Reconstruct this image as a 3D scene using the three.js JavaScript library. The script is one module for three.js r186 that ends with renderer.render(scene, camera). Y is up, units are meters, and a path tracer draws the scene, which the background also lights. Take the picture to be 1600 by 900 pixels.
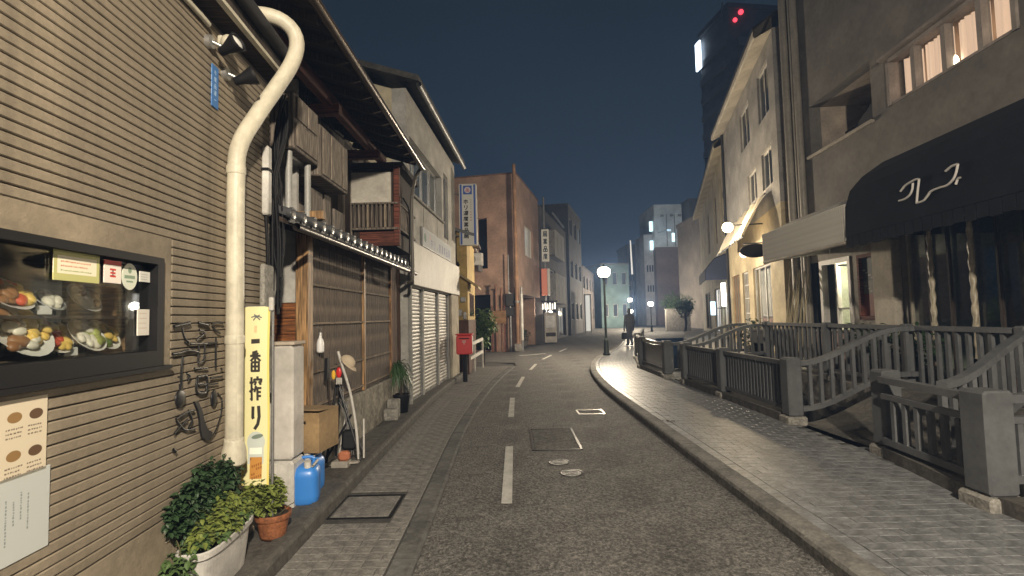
import * as THREE from 'three';
import { mergeGeometries } from 'three/addons/utils/BufferGeometryUtils.js';
import { MarchingCubes } from 'three/addons/objects/MarchingCubes.js';

// ------------------------------------------------------------------ camera, sky, moon, exposure
const scene = new THREE.Scene();
const camera = new THREE.PerspectiveCamera(58.72, 16 / 9, 0.05, 900);
camera.position.set(0, 1.55, 0);
camera.rotation.order = 'YXZ';
camera.rotation.set(THREE.MathUtils.degToRad(3.25), 0, THREE.MathUtils.degToRad(-1.3));
const renderer = new THREE.WebGLRenderer({ antialias: true });
renderer.setSize(1024, 576);
renderer.toneMapping = THREE.LinearToneMapping;
renderer.toneMappingExposure = 1.0;
renderer.shadowMap.enabled = true;

let seed = 7;
const rnd = () => { seed = (seed * 1664525 + 1013904223) >>> 0; return seed / 4294967296; };
const rr = (a, b) => a + (b - a) * rnd();
function lattice(n, s) { const a = new Float32Array(n * n); let q = s >>> 0; for (let i = 0; i < n * n; i++) { q = (q * 1664525 + 1013904223) >>> 0; a[i] = q / 4294967296; } return a; }
function fbm(size, base, oct, s, gain = 0.5, sx = 1, sy = 1) {      // tileable value noise, 0..1
  const out = new Float32Array(size * size); let amp = 1, tot = 0;
  for (let o = 0; o < oct; o++) {
    const n = base << o; if (n * Math.max(sx, sy) > size) break; const nx = n * sx, ny = n * sy, N = Math.max(nx, ny), L = lattice(N, s + o * 77);
    for (let y = 0; y < size; y++) {
      const v = y / size * ny, y0 = Math.floor(v), fy = v - y0, ty = fy * fy * (3 - 2 * fy), a = (y0 % ny) * N, b = ((y0 + 1) % ny) * N;
      for (let x = 0; x < size; x++) {
        const u = x / size * nx, x0 = Math.floor(u), fx = u - x0, tx = fx * fx * (3 - 2 * fx), x1 = (x0 + 1) % nx;
        out[y * size + x] += amp * ((L[a + x0] * (1 - tx) + L[a + x1] * tx) * (1 - ty) + (L[b + x0] * (1 - tx) + L[b + x1] * tx) * ty);
      }
    }
    tot += amp; amp *= gain;
  }
  for (let i = 0; i < out.length; i++) out[i] /= tot; return out;
}
const clamp = (v, a = 0, b = 1) => Math.min(b, Math.max(a, v));
function tex(arr, size, lo, hi, srgb, con = 1) {
  const d = new Uint8Array(size * size * 4);
  for (let i = 0; i < size * size; i++) { const v = lo + (hi - lo) * clamp((arr[i] - 0.5) * con + 0.5); d[i * 4] = d[i * 4 + 1] = d[i * 4 + 2] = 255 * clamp(v); d[i * 4 + 3] = 255; }
  const t = new THREE.DataTexture(d, size, size); t.wrapS = t.wrapT = THREE.RepeatWrapping; t.magFilter = THREE.LinearFilter; t.minFilter = THREE.LinearMipmapLinearFilter; t.generateMipmaps = true;
  if (srgb) t.colorSpace = THREE.SRGBColorSpace; t.needsUpdate = true; return t;
}
const rep = (t, m, n = m) => { const c = t.clone(); c.repeat.set(1 / m, 1 / n); c.needsUpdate = true; return c; };

// night sky: navy overhead, town glow low down, faint uneven cloud
{
  const W = 512, Hh = 256, d = new Float32Array(W * Hh * 4), n = fbm(W, 4, 6, 91);
  for (let y = 0; y < Hh; y++) for (let x = 0; x < W; x++) {
    const el = (y + 0.5) / Hh * Math.PI - Math.PI / 2, h = Math.pow(1 - clamp(Math.abs(Math.sin(el))), 3.2);
    const c = 0.3 + 1.4 * n[((y * 2) % W) * W + x], i = (y * W + x) * 4, b = el < 0 ? 0.35 : 1;
    d[i] = (0.0078 + 0.032 * h) * c * b; d[i + 1] = (0.0152 + 0.049 * h) * c * b; d[i + 2] = (0.0235 + 0.078 * h) * c * b; d[i + 3] = 1;
  }
  const t = new THREE.DataTexture(d, W, Hh, THREE.RGBAFormat, THREE.FloatType);
  t.mapping = THREE.EquirectangularReflectionMapping; t.magFilter = THREE.LinearFilter; t.minFilter = THREE.LinearFilter; t.wrapS = THREE.RepeatWrapping; t.needsUpdate = true;
  scene.background = t; scene.environment = t;
}
const moon = new THREE.DirectionalLight(0xdfe6ff, 0.012);
moon.position.set(20, 60, 30); moon.castShadow = true; moon.shadow.radius = 6;
Object.assign(moon.shadow.camera, { left: -40, right: 40, top: 40, bottom: -40, near: 1, far: 200 });
scene.add(moon);

// ------------------------------------------------------------------ materials
const N1 = fbm(512, 4, 7, 11), N2 = fbm(512, 32, 5, 23, 0.7), N3 = fbm(512, 8, 6, 37, 0.65), NW = fbm(512, 4, 5, 51, 0.6, 1, 16), NV = fbm(512, 4, 5, 61, 0.6, 16, 1);
const NA = fbm(512, 64, 3, 71, 0.9), NB = fbm(512, 3, 5, 83, 0.55);
const mixA = (a, b, k) => a.map((v, i) => v * (1 - k) + b[i] * k);
const T = {
  plaster: tex(mixA(N1, N2, 0.35), 512, 0.66, 1, true, 1.5), plasterB: tex(N2, 512, 0, 1, false),
  conc: tex(mixA(N3, N2, 0.5), 512, 0.5, 1, true, 1.7), concB: tex(N2, 512, 0, 1, false),
  wood: tex(NW, 512, 0.42, 1, true, 1.8), woodV: tex(NV, 512, 0.42, 1, true, 1.8), woodB: tex(NW, 512, 0, 1, false, 1.5),
  asph: tex(mixA(NA, NB, 0.3), 512, 0.34, 1, true, 2.3), asphB: tex(NA, 512, 0, 1, false, 1.8),
  stain: tex(mixA(mixA(NB, N2, 0.3), NV, 0.15), 512, 0.68, 1, true, 1.8), rough: tex(N1, 512, 0.35, 1, false, 1.6),
};
const col = (c) => Array.isArray(c) ? new THREE.Color().setRGB(...c) : new THREE.Color(c);
function mat(c, o = {}) {
  const { m, ms = 1, b, bs = 0.002, bsz, ...r } = o;
  const P = { color: col(c), roughness: 0.85, metalness: 0, ...r };
  if (m) P.map = rep(T[m], ms); if (b) { P.bumpMap = rep(T[b], bsz || ms); P.bumpScale = bs; }
  const phys = ['transmission', 'clearcoat', 'sheen', 'specularIntensity'].some((k) => k in P);
  return phys ? new THREE.MeshPhysicalMaterial(P) : new THREE.MeshStandardMaterial(P);
}
const glow = (c, k, o = {}) => new THREE.MeshStandardMaterial({ color: 0x222222, emissive: col(c), emissiveIntensity: k, roughness: 0.6, ...o });
const M = {
  black: mat([0.008, 0.008, 0.009], { roughness: 0.6, specularIntensity: 0.35 }), blackMetal: mat([0.02, 0.02, 0.022], { roughness: 0.38, metalness: 0.4 }),
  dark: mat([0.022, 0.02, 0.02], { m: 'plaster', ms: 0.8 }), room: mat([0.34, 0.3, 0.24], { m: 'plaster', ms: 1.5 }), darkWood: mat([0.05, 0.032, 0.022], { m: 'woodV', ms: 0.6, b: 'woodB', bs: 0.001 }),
  greyWood: mat([0.24, 0.2, 0.165], { m: 'woodV', ms: 0.7, b: 'woodB', bs: 0.001 }), redWood: mat([0.2, 0.058, 0.034], { m: 'wood', ms: 0.7 }),
  orangeWood: mat([0.3, 0.105, 0.028], { m: 'wood', ms: 0.9, roughness: 0.55 }), paleWood: mat([0.46, 0.27, 0.12], { m: 'woodV', ms: 0.8, roughness: 0.6 }),
  white: mat([0.54, 0.525, 0.49], { m: 'plaster', ms: 1.4, b: 'plasterB', bs: 0.0015 }), cream: mat([0.6, 0.53, 0.38], { m: 'plaster', ms: 2, b: 'plasterB', bs: 0.002 }),
  whitePaint: mat([0.66, 0.64, 0.6], { roughness: 0.55, m: 'stain', ms: 0.9 }), ivory: mat([0.66, 0.615, 0.49], { roughness: 0.5, m: 'stain', ms: 1.3 }),
  conc: mat([0.3, 0.28, 0.25], { m: 'conc', ms: 1.1, b: 'concB', bs: 0.004 }), concDark: mat([0.13, 0.12, 0.105], { m: 'conc', ms: 0.9, b: 'concB', bs: 0.004 }),
  concPale: mat([0.42, 0.4, 0.36], { m: 'conc', ms: 0.7, b: 'concB', bs: 0.004 }),
  metal: mat([0.42, 0.42, 0.42], { roughness: 0.35, metalness: 0.8 }), steel: mat([0.3, 0.3, 0.3], { roughness: 0.5, metalness: 0.5, m: 'stain', ms: 0.5 }),
  glass: mat([0.9, 0.92, 0.92], { transmission: 1, thickness: 0, roughness: 0.03 }), darkGlass: mat([0.02, 0.024, 0.03], { roughness: 0.08 }),
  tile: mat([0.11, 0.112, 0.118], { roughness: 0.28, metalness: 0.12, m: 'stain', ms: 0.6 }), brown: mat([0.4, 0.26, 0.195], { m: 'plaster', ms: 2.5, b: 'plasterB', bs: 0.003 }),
  paper: mat([0.72, 0.7, 0.66], { roughness: 0.8 }), leafY: mat([0.16, 0.2, 0.03], { transmission: 0.25, thickness: 0, roughness: 0.7, side: THREE.DoubleSide }),
  leafG: mat([0.07, 0.13, 0.03], { transmission: 0.25, thickness: 0, roughness: 0.7, side: THREE.DoubleSide }), leafD: mat([0.022, 0.05, 0.018], { roughness: 0.55, side: THREE.DoubleSide }),
  soil: mat([0.03, 0.022, 0.015]), skin: mat([0.4, 0.25, 0.18]), red: mat([0.5, 0.02, 0.02], { roughness: 0.4 }), blue: mat([0.04, 0.2, 0.6], { roughness: 0.35 }),
};

// ------------------------------------------------------------------ geometry helpers (x right, y up, d = metres ahead of the camera)
const V = (x, y, d) => new THREE.Vector3(x, y, -d);
function norm(g) {
  g = g.index ? g.toNonIndexed() : g; for (const k of Object.keys(g.attributes)) if (!['position', 'normal', 'uv'].includes(k)) g.deleteAttribute(k);
  if (!g.attributes.normal) g.computeVertexNormals();
  return g;
}
function metreUV(g) {
  const p = g.attributes.position, n = g.attributes.normal, uv = new Float32Array(p.count * 2);
  for (let i = 0; i < p.count; i += 3) {
    let ax = 0, ay = 0, az = 0; for (let k = 0; k < 3; k++) { ax += n.getX(i + k); ay += n.getY(i + k); az += n.getZ(i + k); }
    ax = Math.abs(ax); ay = Math.abs(ay); az = Math.abs(az);
    for (let k = 0; k < 3; k++) {
      const x = p.getX(i + k), y = p.getY(i + k), z = p.getZ(i + k), j = (i + k) * 2;
      if (ay >= ax && ay >= az) { uv[j] = x; uv[j + 1] = z; } else if (az >= ax) { uv[j] = x; uv[j + 1] = y; } else { uv[j] = z; uv[j + 1] = y; }
    }
  }
  g.setAttribute('uv', new THREE.BufferAttribute(uv, 2)); return g;
}
const used = new Map();
function numbered(n) { const k = used.get(n) || 0; used.set(n, k + 1); return k ? n + '_' + String(k).padStart(3, '0') : n; }
function geom(gs, keepUV) {
  gs = (Array.isArray(gs) ? gs : [gs]).map(norm); let g = gs.length > 1 ? mergeGeometries(gs.map((q) => { if (!q.attributes.uv) metreUV(q); return q; })) : gs[0];
  return keepUV ? g : metreUV(g);
}
function part(name, gs, m, parent, o = {}) {
  const k = new THREE.Mesh(Array.isArray(gs) || !gs.userData.ready ? geom(gs, o.keepUV) : gs, m);
  k.name = name; k.castShadow = k.receiveShadow = true; if (o.stuff) k.userData.kind = 'stuff'; if (o.label) k.userData.label = o.label;
  parent.add(k); return k;
}
function ready(gs, keepUV) { const g = geom(gs, keepUV); g.userData.ready = true; return g; }
function tag(o, label, category, group, kind) { o.userData.label = label; o.userData.category = category; if (group) o.userData.group = group; if (kind) o.userData.kind = kind; return o; }
function thing(name, label, category, group, pos = [0, 0, 0], turn = 0) {
  const o = new THREE.Group(); o.name = numbered(name); o.position.set(pos[0], pos[1], -pos[2]); o.rotation.y = turn; scene.add(o); return tag(o, label, category, group);
}
function solo(name, gs, m, label, category, group, o) { const k = part(numbered(name), gs, m, scene, o); return tag(k, label, category, group); }
function struct(name, gs, m, o) { const k = part(numbered(name), gs, m, scene, o); k.userData.kind = 'structure'; return k; }
// a facade frame: origin at (x0,d0), local x runs to (x1,d1), local y up, local z out of the facade (left side: near to far; right side: far to near)
function facade(name, label, category, x0, d0, x1, d1, group) {
  const g = thing(name, label, category, group, [x0, 0, d0], Math.atan2(d1 - d0, x1 - x0)); g.userData.len = 0; delete g.userData.len; return g;
}
const L = (x0, d0, x1, d1) => Math.hypot(x1 - x0, d1 - d0);
function box(w, h, d, x = 0, y = 0, z = 0) { return new THREE.BoxGeometry(w, h, d).translate(x, y, z); }
const bx = (x0, x1, y0, y1, z0, z1) => box(Math.abs(x1 - x0), Math.abs(y1 - y0), Math.abs(z1 - z0), (x0 + x1) / 2, (y0 + y1) / 2, (z0 + z1) / 2);
function cbox(x0, x1, y0, y1, z0, z1, c = 0.006) {                  // box with chamfered edges
  const s = new THREE.Shape(), w = x1 - x0, h = y1 - y0; c = Math.min(c, w * 0.3, h * 0.3, (z1 - z0) * 0.3);
  s.moveTo(c, 0); s.lineTo(w - c, 0); s.lineTo(w, c); s.lineTo(w, h - c); s.lineTo(w - c, h); s.lineTo(c, h); s.lineTo(0, h - c); s.lineTo(0, c); s.closePath();
  const s2 = new THREE.Shape(s.getPoints().map((p) => new THREE.Vector2(w / 2 + (p.x - w / 2) * (w - 2 * c) / w, h / 2 + (p.y - h / 2) * (h - 2 * c) / h)));
  return new THREE.ExtrudeGeometry(s2, { depth: z1 - z0 - 2 * c, bevelEnabled: true, bevelSize: c, bevelThickness: c, bevelSegments: 1, curveSegments: 1 }).translate(x0, y0, z0 + c);
}
function cyl(p, q, r0, r1 = r0, seg = 10) {
  const a = new THREE.Vector3(...p), b = new THREE.Vector3(...q), g = new THREE.CylinderGeometry(r1, r0, a.distanceTo(b), seg);
  g.applyQuaternion(new THREE.Quaternion().setFromUnitVectors(new THREE.Vector3(0, 1, 0), b.clone().sub(a).normalize())); const m = a.add(b).multiplyScalar(0.5); return g.translate(m.x, m.y, m.z);
}
function tube(pts, r, seg = 8, n = 0, closed = false) { return new THREE.TubeGeometry(new THREE.CatmullRomCurve3(pts.map((p) => new THREE.Vector3(...p)), closed, 'catmullrom', 0.5), n || pts.length * 5, r, seg, closed); }
function bar(p, q, w, h) {                                          // square bar from p to q
  const a = new THREE.Vector3(...p), b = new THREE.Vector3(...q), g = new THREE.BoxGeometry(w, h, a.distanceTo(b)), m = new THREE.Matrix4().lookAt(a, b, new THREE.Vector3(0, 1, 0.001));
  g.applyMatrix4(m); const c = a.add(b).multiplyScalar(0.5); return g.translate(c.x, c.y, c.z);
}
function prism(pts, z0, z1, bevel = 0) {                            // polygon in x,y pulled along z
  const s = new THREE.Shape(pts.map((p) => new THREE.Vector2(p[0], p[1])));
  return new THREE.ExtrudeGeometry(s, { depth: z1 - z0 - 2 * bevel, bevelEnabled: bevel > 0, bevelSize: bevel, bevelThickness: bevel, bevelSegments: 1 }).translate(0, 0, z0 + bevel);
}
function wall(x0, x1, y0, y1, z0, z1, holes = []) {                 // wall with real openings [x0,x1,y0,y1]
  const s = new THREE.Shape(); s.moveTo(x0, y0); s.lineTo(x1, y0); s.lineTo(x1, y1); s.lineTo(x0, y1); s.closePath();
  for (const [a, b, c, d] of holes) { const h = new THREE.Path(); h.moveTo(a, c); h.lineTo(a, d); h.lineTo(b, d); h.lineTo(b, c); h.closePath(); s.holes.push(h); }
  return new THREE.ExtrudeGeometry(s, { depth: z1 - z0, bevelEnabled: false }).translate(0, 0, z0);
}
function flat(pts, y, holes = []) {                                 // ground sheet from (x,d) outline
  const s = new THREE.Shape(pts.map((p) => new THREE.Vector2(p[0], p[1]))); for (const h of holes) s.holes.push(new THREE.Path(h.map((p) => new THREE.Vector2(p[0], p[1]))));
  return new THREE.ShapeGeometry(s).rotateX(-Math.PI / 2).translate(0, y, 0);
}
function slab(pts, y0, y1) { const s = new THREE.Shape(pts.map((p) => new THREE.Vector2(p[0], p[1]))); return new THREE.ExtrudeGeometry(s, { depth: y1 - y0, bevelEnabled: false }).rotateX(-Math.PI / 2).translate(0, y0, 0); }
function lathe(pts, seg = 20) { return new THREE.LatheGeometry(pts.map((p) => new THREE.Vector2(p[0], p[1])), seg); }
function windowPart(parent, x0, x1, y0, y1, z, o = {}) {            // frame with glass set back, a part of its wall
  const t = o.t || 0.05, dz = o.dz || 0.05, bars = o.bars || [], g = [bx(x0, x0 + t, y0, y1, z - dz, z), bx(x1 - t, x1, y0, y1, z - dz, z), bx(x0 + t, x1 - t, y0, y0 + t, z - dz, z), bx(x0 + t, x1 - t, y1 - t, y1, z - dz, z)];
  for (const f of bars) { const x = x0 + (x1 - x0) * f; g.push(bx(x - t / 2, x + t / 2, y0 + t, y1 - t, z - dz + 0.004, z - 0.004)); }
  const w = part('window', g, o.frame || M.metal, parent);
  const edges = [0, ...bars, 1];
  for (let i = 0; i < edges.length - 1; i++) part('pane', bx(x0 + (x1 - x0) * edges[i] + t * 0.6, x0 + (x1 - x0) * edges[i + 1] - t * 0.6, y0 + t * 0.8, y1 - t * 0.8, z - dz * 0.65, z - dz * 0.5), (o.panes && o.panes[i]) || o.pane || M.darkGlass, w);
  return w;
}
function canvasMat(w, h, draw, o = {}) {
  const c = document.createElement('canvas'); c.width = w; c.height = h; const x = c.getContext('2d'); draw(x, w, h);
  const t = new THREE.CanvasTexture(c); t.colorSpace = THREE.SRGBColorSpace; t.magFilter = THREE.LinearFilter;
  const P = { map: t, roughness: 0.7, ...o }; if (o.lit) { P.emissiveMap = t; P.emissive = new THREE.Color(0xffffff); P.emissiveIntensity = o.lit; P.color = new THREE.Color(0.3, 0.3, 0.3); delete P.lit; }
  return new THREE.MeshStandardMaterial(P);
}
const face = (w, h, x, y, z) => new THREE.PlaneGeometry(w, h).translate(x, y, z);   // print on the front of a thick board
// ------------------------------------------------------------------ ground, road, canal, pavements
const canalL = [[3.78, -8], [3.74, 12], [4.2, 17.4], [6.25, 24.2], [9.1, 33]], canalR = [[11, 33], [8, 24], [6.2, 17.5], [5.35, 12], [5.0, -8]];
const canalHole = [...canalL, ...canalR];
M.asphalt = mat([0.21, 0.2, 0.186], { m: 'asph', ms: 1.1, b: 'asphB', bs: 0.012, roughness: 0.8 });
M.groundM = mat([0.15, 0.143, 0.133], { m: 'asph', ms: 1.7, b: 'asphB', bs: 0.008, roughness: 0.85 });
M.gutter = mat([0.16, 0.158, 0.15], { m: 'conc', ms: 1.3, b: 'concB', bs: 0.003 });
M.kerb = mat([0.25, 0.24, 0.22], { m: 'conc', ms: 0.8, b: 'concB', bs: 0.004 });
struct('ground', flat([[-200, -120], [220, -120], [220, 420], [-200, 420]], -0.03, [canalHole]), M.groundM);
// right kerb line (road side), sampled smooth
const curveOf = (pts, n) => new THREE.SplineCurve(pts.map((p) => new THREE.Vector2(...p))).getSpacedPoints(n).map((p) => [p.x, p.y]);
const kerbR = curveOf([[1.86, -8], [1.86, -2], [1.85, 3], [1.82, 7.4], [1.84, 11], [2.15, 14.6], [2.85, 17.9], [4.2, 22], [6.4, 30], [9.5, 40]], 80);
const edgeL = curveOf([[-0.64, -8], [-0.64, 3], [-0.66, 7.7], [-0.42, 12], [0.05, 16.2]], 40);
struct('road', flat([...edgeL, [0.05, 17.4], [-3, 19], [-9, 19.5], [-9, 22.8], [0.1, 22.8], [0.42, 23.9], [6.5, 50], [14, 50], ...kerbR.slice().reverse()], 0), M.asphalt);
// kerbs: every stone a piece
function kerb(name, line, n, w, h, len, m, y0 = -0.06) {
  const root = new THREE.Group(); root.name = numbered(name); root.userData.kind = 'structure'; scene.add(root);
  const P = line.map((p) => new THREE.Vector2(...p)); let acc = [0]; for (let i = 1; i < P.length; i++) acc.push(acc[i - 1] + P[i].distanceTo(P[i - 1]));
  const at = (s) => { let i = 1; while (i < P.length - 1 && acc[i] < s) i++; const f = (s - acc[i - 1]) / (acc[i] - acc[i - 1]); return [P[i - 1].clone().lerp(P[i], f), P[i].clone().sub(P[i - 1]).normalize()]; };
  const prof = [[0, y0], [0, h - 0.03], [0.012, h - 0.009], [0.035, h], [w - 0.008, h], [w, h - 0.008], [w, y0]];
  for (let s = 0; s < acc[acc.length - 1] - 0.05; s += len) {
    const rings = [], e = Math.min(s + len - 0.006, acc[acc.length - 1]), K = 3, dy = rr(-0.003, 0.003);
    for (let k = 0; k <= K; k++) { const [c, t] = at(s + (e - s) * k / K); rings.push(prof.map(([a, y]) => [c.x + t.y * n * a, y + (y > 0 ? dy : 0), -(c.y - t.x * n * a)])); }
    const pos = []; const tri = (a, b, c) => pos.push(...a, ...b, ...c);
    for (let k = 0; k < K; k++) for (let j = 0; j < prof.length - 1; j++) { const a = rings[k][j], b = rings[k][j + 1], c = rings[k + 1][j + 1], d = rings[k + 1][j]; if (n > 0) { tri(a, b, c); tri(a, c, d); } else { tri(a, c, b); tri(a, d, c); } }
    for (const r of [rings[0], rings[K]]) for (let j = 1; j < prof.length - 1; j++) tri(r[0], r[j], r[j + 1]);
    const g = new THREE.BufferGeometry(); g.setAttribute('position', new THREE.Float32BufferAttribute(pos, 3)); g.computeVertexNormals(); part('kerb_stone', g, m, root);
  }
  return root;
}
kerb('kerb', kerbR, 1, 0.17, 0.1, 0.6, M.kerb);
const stripL = curveOf([[-1.47, -8], [-1.48, 3], [-1.5, 8.6], [-1.42, 11.6], [-1.28, 13.6], [-1.18, 16.2]], 40);
kerb('kerb', stripL, -1, 0.13, 0.13, 0.6, M.concDark);
kerb('gutter', edgeL.map((p) => [p[0], p[1]]), -1, 0.17, 0.012, 0.6, M.gutter, -0.05);
// raised strip at the feet of the left houses
struct('house_strip', slab([...stripL.map((p) => [p[0] - 0.13, p[1]]), [-4, 16.2], [-4, -8]], -0.05, 0.115), M.concDark);
// pavements: beds plus bricks, the 300 largest bricks of each as pieces
camera.updateMatrixWorld();
const inView = (x, y, d) => { const p = V(x, y, d).project(camera); return d > 0.3 && Math.abs(p.x) < 1.03 && Math.abs(p.y) < 1.05; };
function brickTop(w, l, h, c) {                                     // block with a chamfered top edge
  const a = w / 2, b = l / 2, q = [[-a, -b], [a, -b], [a, b], [-a, b]], lo = q.map(([x, z]) => [x, -h, z]), mi = q.map(([x, z]) => [x, -c, z]), to = q.map(([x, z]) => [x - Math.sign(x) * c, 0, z - Math.sign(z) * c]), pos = [];
  for (const [A, B] of [[lo, mi], [mi, to]]) for (let i = 0; i < 4; i++) { const j = (i + 1) % 4; pos.push(...A[i], ...B[i], ...B[j], ...A[i], ...B[j], ...A[j]); }
  pos.push(...to[0], ...to[3], ...to[2], ...to[0], ...to[2], ...to[1]);
  const g = new THREE.BufferGeometry(); g.setAttribute('position', new THREE.Float32BufferAttribute(pos, 3)); g.computeVertexNormals(); return g;
}
function paving(root, spots, mats, y, w, l) {
  const mk = (w) => [0, 1, 2, 3].map((k) => { const g = ready(brickTop(w, l, 0.05, 0.0025)); const u = g.attributes.uv; for (let i = 0; i < u.count; i++) u.setXY(i, u.getX(i) + k * 0.37, u.getY(i) + k * 0.61); return g; }), geos = mk(w), half = mk(w / 2 - 0.002);
  spots.sort((a, b) => (inView(b[0], y, b[1]) ? 1 : 0) - (inView(a[0], y, a[1]) ? 1 : 0) || a[1] - b[1]);
  spots.slice(0, 300).forEach(([x, d, turn, hf, sx], i) => { const k = part('paving_brick', (hf ? half : geos)[i % 4], mats[Math.floor(rnd() * mats.length)], root); k.position.set(x, y + rr(-0.0012, 0.0012), -d); k.rotation.set(rr(-0.004, 0.004), turn || rr(-0.006, 0.006), rr(-0.004, 0.004)); if (sx) k.scale.x = sx; });
  for (const hf of [false, true]) { const rest = spots.slice(300).filter((q) => !!q[3] === hf); if (!rest.length) continue;
  const I = new THREE.InstancedMesh((hf ? half : geos)[0], mats[0], rest.length), m4 = new THREE.Matrix4(), e = new THREE.Euler(), c = new THREE.Color();
  rest.forEach(([x, d, turn, , sx], i) => { m4.makeRotationFromEuler(e.set(0, turn || 0, 0)); if (sx) m4.scale(new THREE.Vector3(sx, 1, 1)); m4.setPosition(x, y + rr(-0.002, 0.002), -d); I.setMatrixAt(i, m4); const v = rr(0.82, 1.05); I.setColorAt(i, c.setRGB(v, v, v)); });
  I.name = 'distant_paving'; I.userData.kind = 'stuff'; I.castShadow = I.receiveShadow = true; root.add(I); }
}
const interpX = (line, d) => { for (let i = 1; i < line.length; i++) if (line[i][1] >= d) { const f = (d - line[i - 1][1]) / (line[i][1] - line[i - 1][1]); return line[i - 1][0] + (line[i][0] - line[i - 1][0]) * f; } return line[line.length - 1][0]; };
const fenceLine = [[3.62, -8], [3.55, 3.8], [3.68, 5.2], [3.62, 6.75], [3.58, 10.7], [3.5, 11.6], [4.0, 16.8], [6.1, 24], [8.9, 33]];
M.brickL = [0.29, 0.27, 0.3].map((v) => mat([v, v * 0.955, v * 0.89], { m: 'conc', ms: 0.5, b: 'concB', bs: 0.003, roughness: 0.75 }));
M.brickR = [0.29, 0.272, 0.305].map((v) => mat([v * 0.97, v, v * 1.04], { m: 'conc', ms: 0.9, b: 'concB', bs: 0.002, roughness: 0.45 })); M.joint = mat([0.1, 0.096, 0.088], { m: 'conc', ms: 0.4 });
{
  const bed = struct('sidewalk', flat([...edgeL.map((p) => [p[0] - 0.17, p[1]]), [-0.35, 17.2], [-0.9, 17.7], [-1.6, 17.9], [-2.2, 17.9], [-2.2, 16.2], ...stripL.slice().reverse()], 0.0105), M.joint);
  const sp = []; let row = 0;
  for (let d = 1.2; d < 16.2; d += 0.101, row++) { const a = interpX(stripL, d) + 0.1, b = interpX(edgeL, d) - 0.27; const ok = (x) => !(x > -1.6 && x < -0.88 && d > 4.0 && d < 4.67); if (row % 2) { if (ok(a - 0.05)) sp.push([a - 0.05, d, 0, 1]); } let x = a + (row % 2 ? 0.101 : 0); for (; x <= b + 0.005; x += 0.2015) if (ok(x)) sp.push([x, d]); const e = interpX(edgeL, d) - 0.176, l0 = x - 0.1; if (e - l0 > 0.02 && ok((e + l0) / 2)) sp.push([(e + l0) / 2, d, 0, 1, (e - l0 - 0.003) / 0.097]); if (d > 4.0 && d < 4.67) { const w = (e + 0.97) - 0.006; sp.push([(e - 0.97) / 2, d, 0, 1, w / 0.097]); } }
  paving(bed, sp, M.brickL, 0.016, 0.198, 0.098);
  const bedR = struct('sidewalk', flat([...kerbR.map((p) => [p[0] + 0.16, p[1]]).slice(0, 66), [8.9, 33], [6.1, 24], [4.0, 16.8], [3.5, 11.6], [3.62, 6.75], [3.62, -8]], 0.0905), M.joint);
  const sr = []; row = 0;
  for (let d = 1.6; d < 31; d += 0.1015, row++) { const a = interpX(kerbR, d) + 0.17, b = interpX(fenceLine, d) - 0.05; if (row % 2 === 0) sr.push([a + 0.05, d + 0.05, Math.PI / 2 + rr(-0.015, 0.015)]); if (row % 2) sr.push([a + 0.155, d, 0, 1]); for (let x = a + 0.205 + (row % 2 ? 0.101 : 0); x < b; x += 0.2015) sr.push([x, d]); }
  paving(bedR, sr, M.brickR, 0.096, 0.198, 0.098);
}
// canal
{
  const wl = []; for (const side of [canalL, canalR.slice().reverse()]) for (let i = 0; i < side.length - 1; i++) wl.push(bar([side[i][0], -0.7, -side[i][1]], [side[i + 1][0], -0.7, -side[i + 1][1]], 0.12, 1.4));
  struct('canal_wall', wl, M.concDark); struct('canal_bed', flat(canalHole, -1.3), M.dark);
  struct('canal_water', flat(canalHole, -1.1), mat([0.012, 0.016, 0.016], { roughness: 0.06 }));
  struct('far_bank', slab([...canalR.slice().reverse().map((p) => [p[0] + 0.02, p[1]]), [30, 33], [30, -8]], -0.06, 0.4), M.conc);
}
// painted dashes
M.paint = mat([0.62, 0.61, 0.57], { m: 'stain', ms: 0.4, roughness: 0.6 });
for (const [x0, d0, x1, d1] of [[-0.085, 4.36, -0.075, 6.23], [-0.06, 8.04, -0.04, 9.92], [0.07, 11.43, 0.24, 13.33], [0.48, 15.04, 0.72, 16.8], [1.05, 18.6, 1.5, 20.5], [2.0, 22.4, 2.5, 24.3], [-0.1, 0.6, -0.095, 2.5]]) {
  const a = Math.atan2(x1 - x0, d1 - d0), nx = Math.cos(a) * 0.045, nd = -Math.sin(a) * 0.045;
  const k = struct('road_marking', slab([[x0 - nx, d0 - nd], [x0 + nx, d0 + nd], [x1 + nx, d1 + nd], [x1 - nx, d1 - nd]], 0.001, 0.006), M.paint);
}
struct('road_marking', slab([[0.25, 20.6], [1.35, 21.3], [1.32, 21.45], [0.22, 20.75]], 0.001, 0.006), M.paint);
// covers in road and pavement
M.castIron = mat([0.1, 0.1, 0.098], { roughness: 0.42, metalness: 0.55, m: 'conc', ms: 0.3, b: 'concB', bs: 0.004 });
function squareCover(name, label, x0, x1, d0, d1, y, frameM, lidM, gap = 0.012) {
  const t = thing(name, label, 'utility cover', null, [(x0 + x1) / 2, y, (d0 + d1) / 2]); const w = (x1 - x0) / 2, l = (d1 - d0) / 2, f = 0.022;
  part('frame', [bx(-w, w, -0.03, 0.004, -l, -l + f), bx(-w, w, -0.03, 0.004, l - f, l), bx(-w, -w + f, -0.03, 0.004, -l + f, l - f), bx(w - f, w, -0.03, 0.004, -l + f, l - f)], frameM, t);
  part('lid', [cbox(-w + f + gap, w - f - gap, -0.02, 0.002, -l + f + gap, l - f - gap, 0.004)], lidM, t); part('seat', bx(-w + f, w - f, -0.028, -0.022, -l + f, l - f), M.black, t); return t;
}
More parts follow.
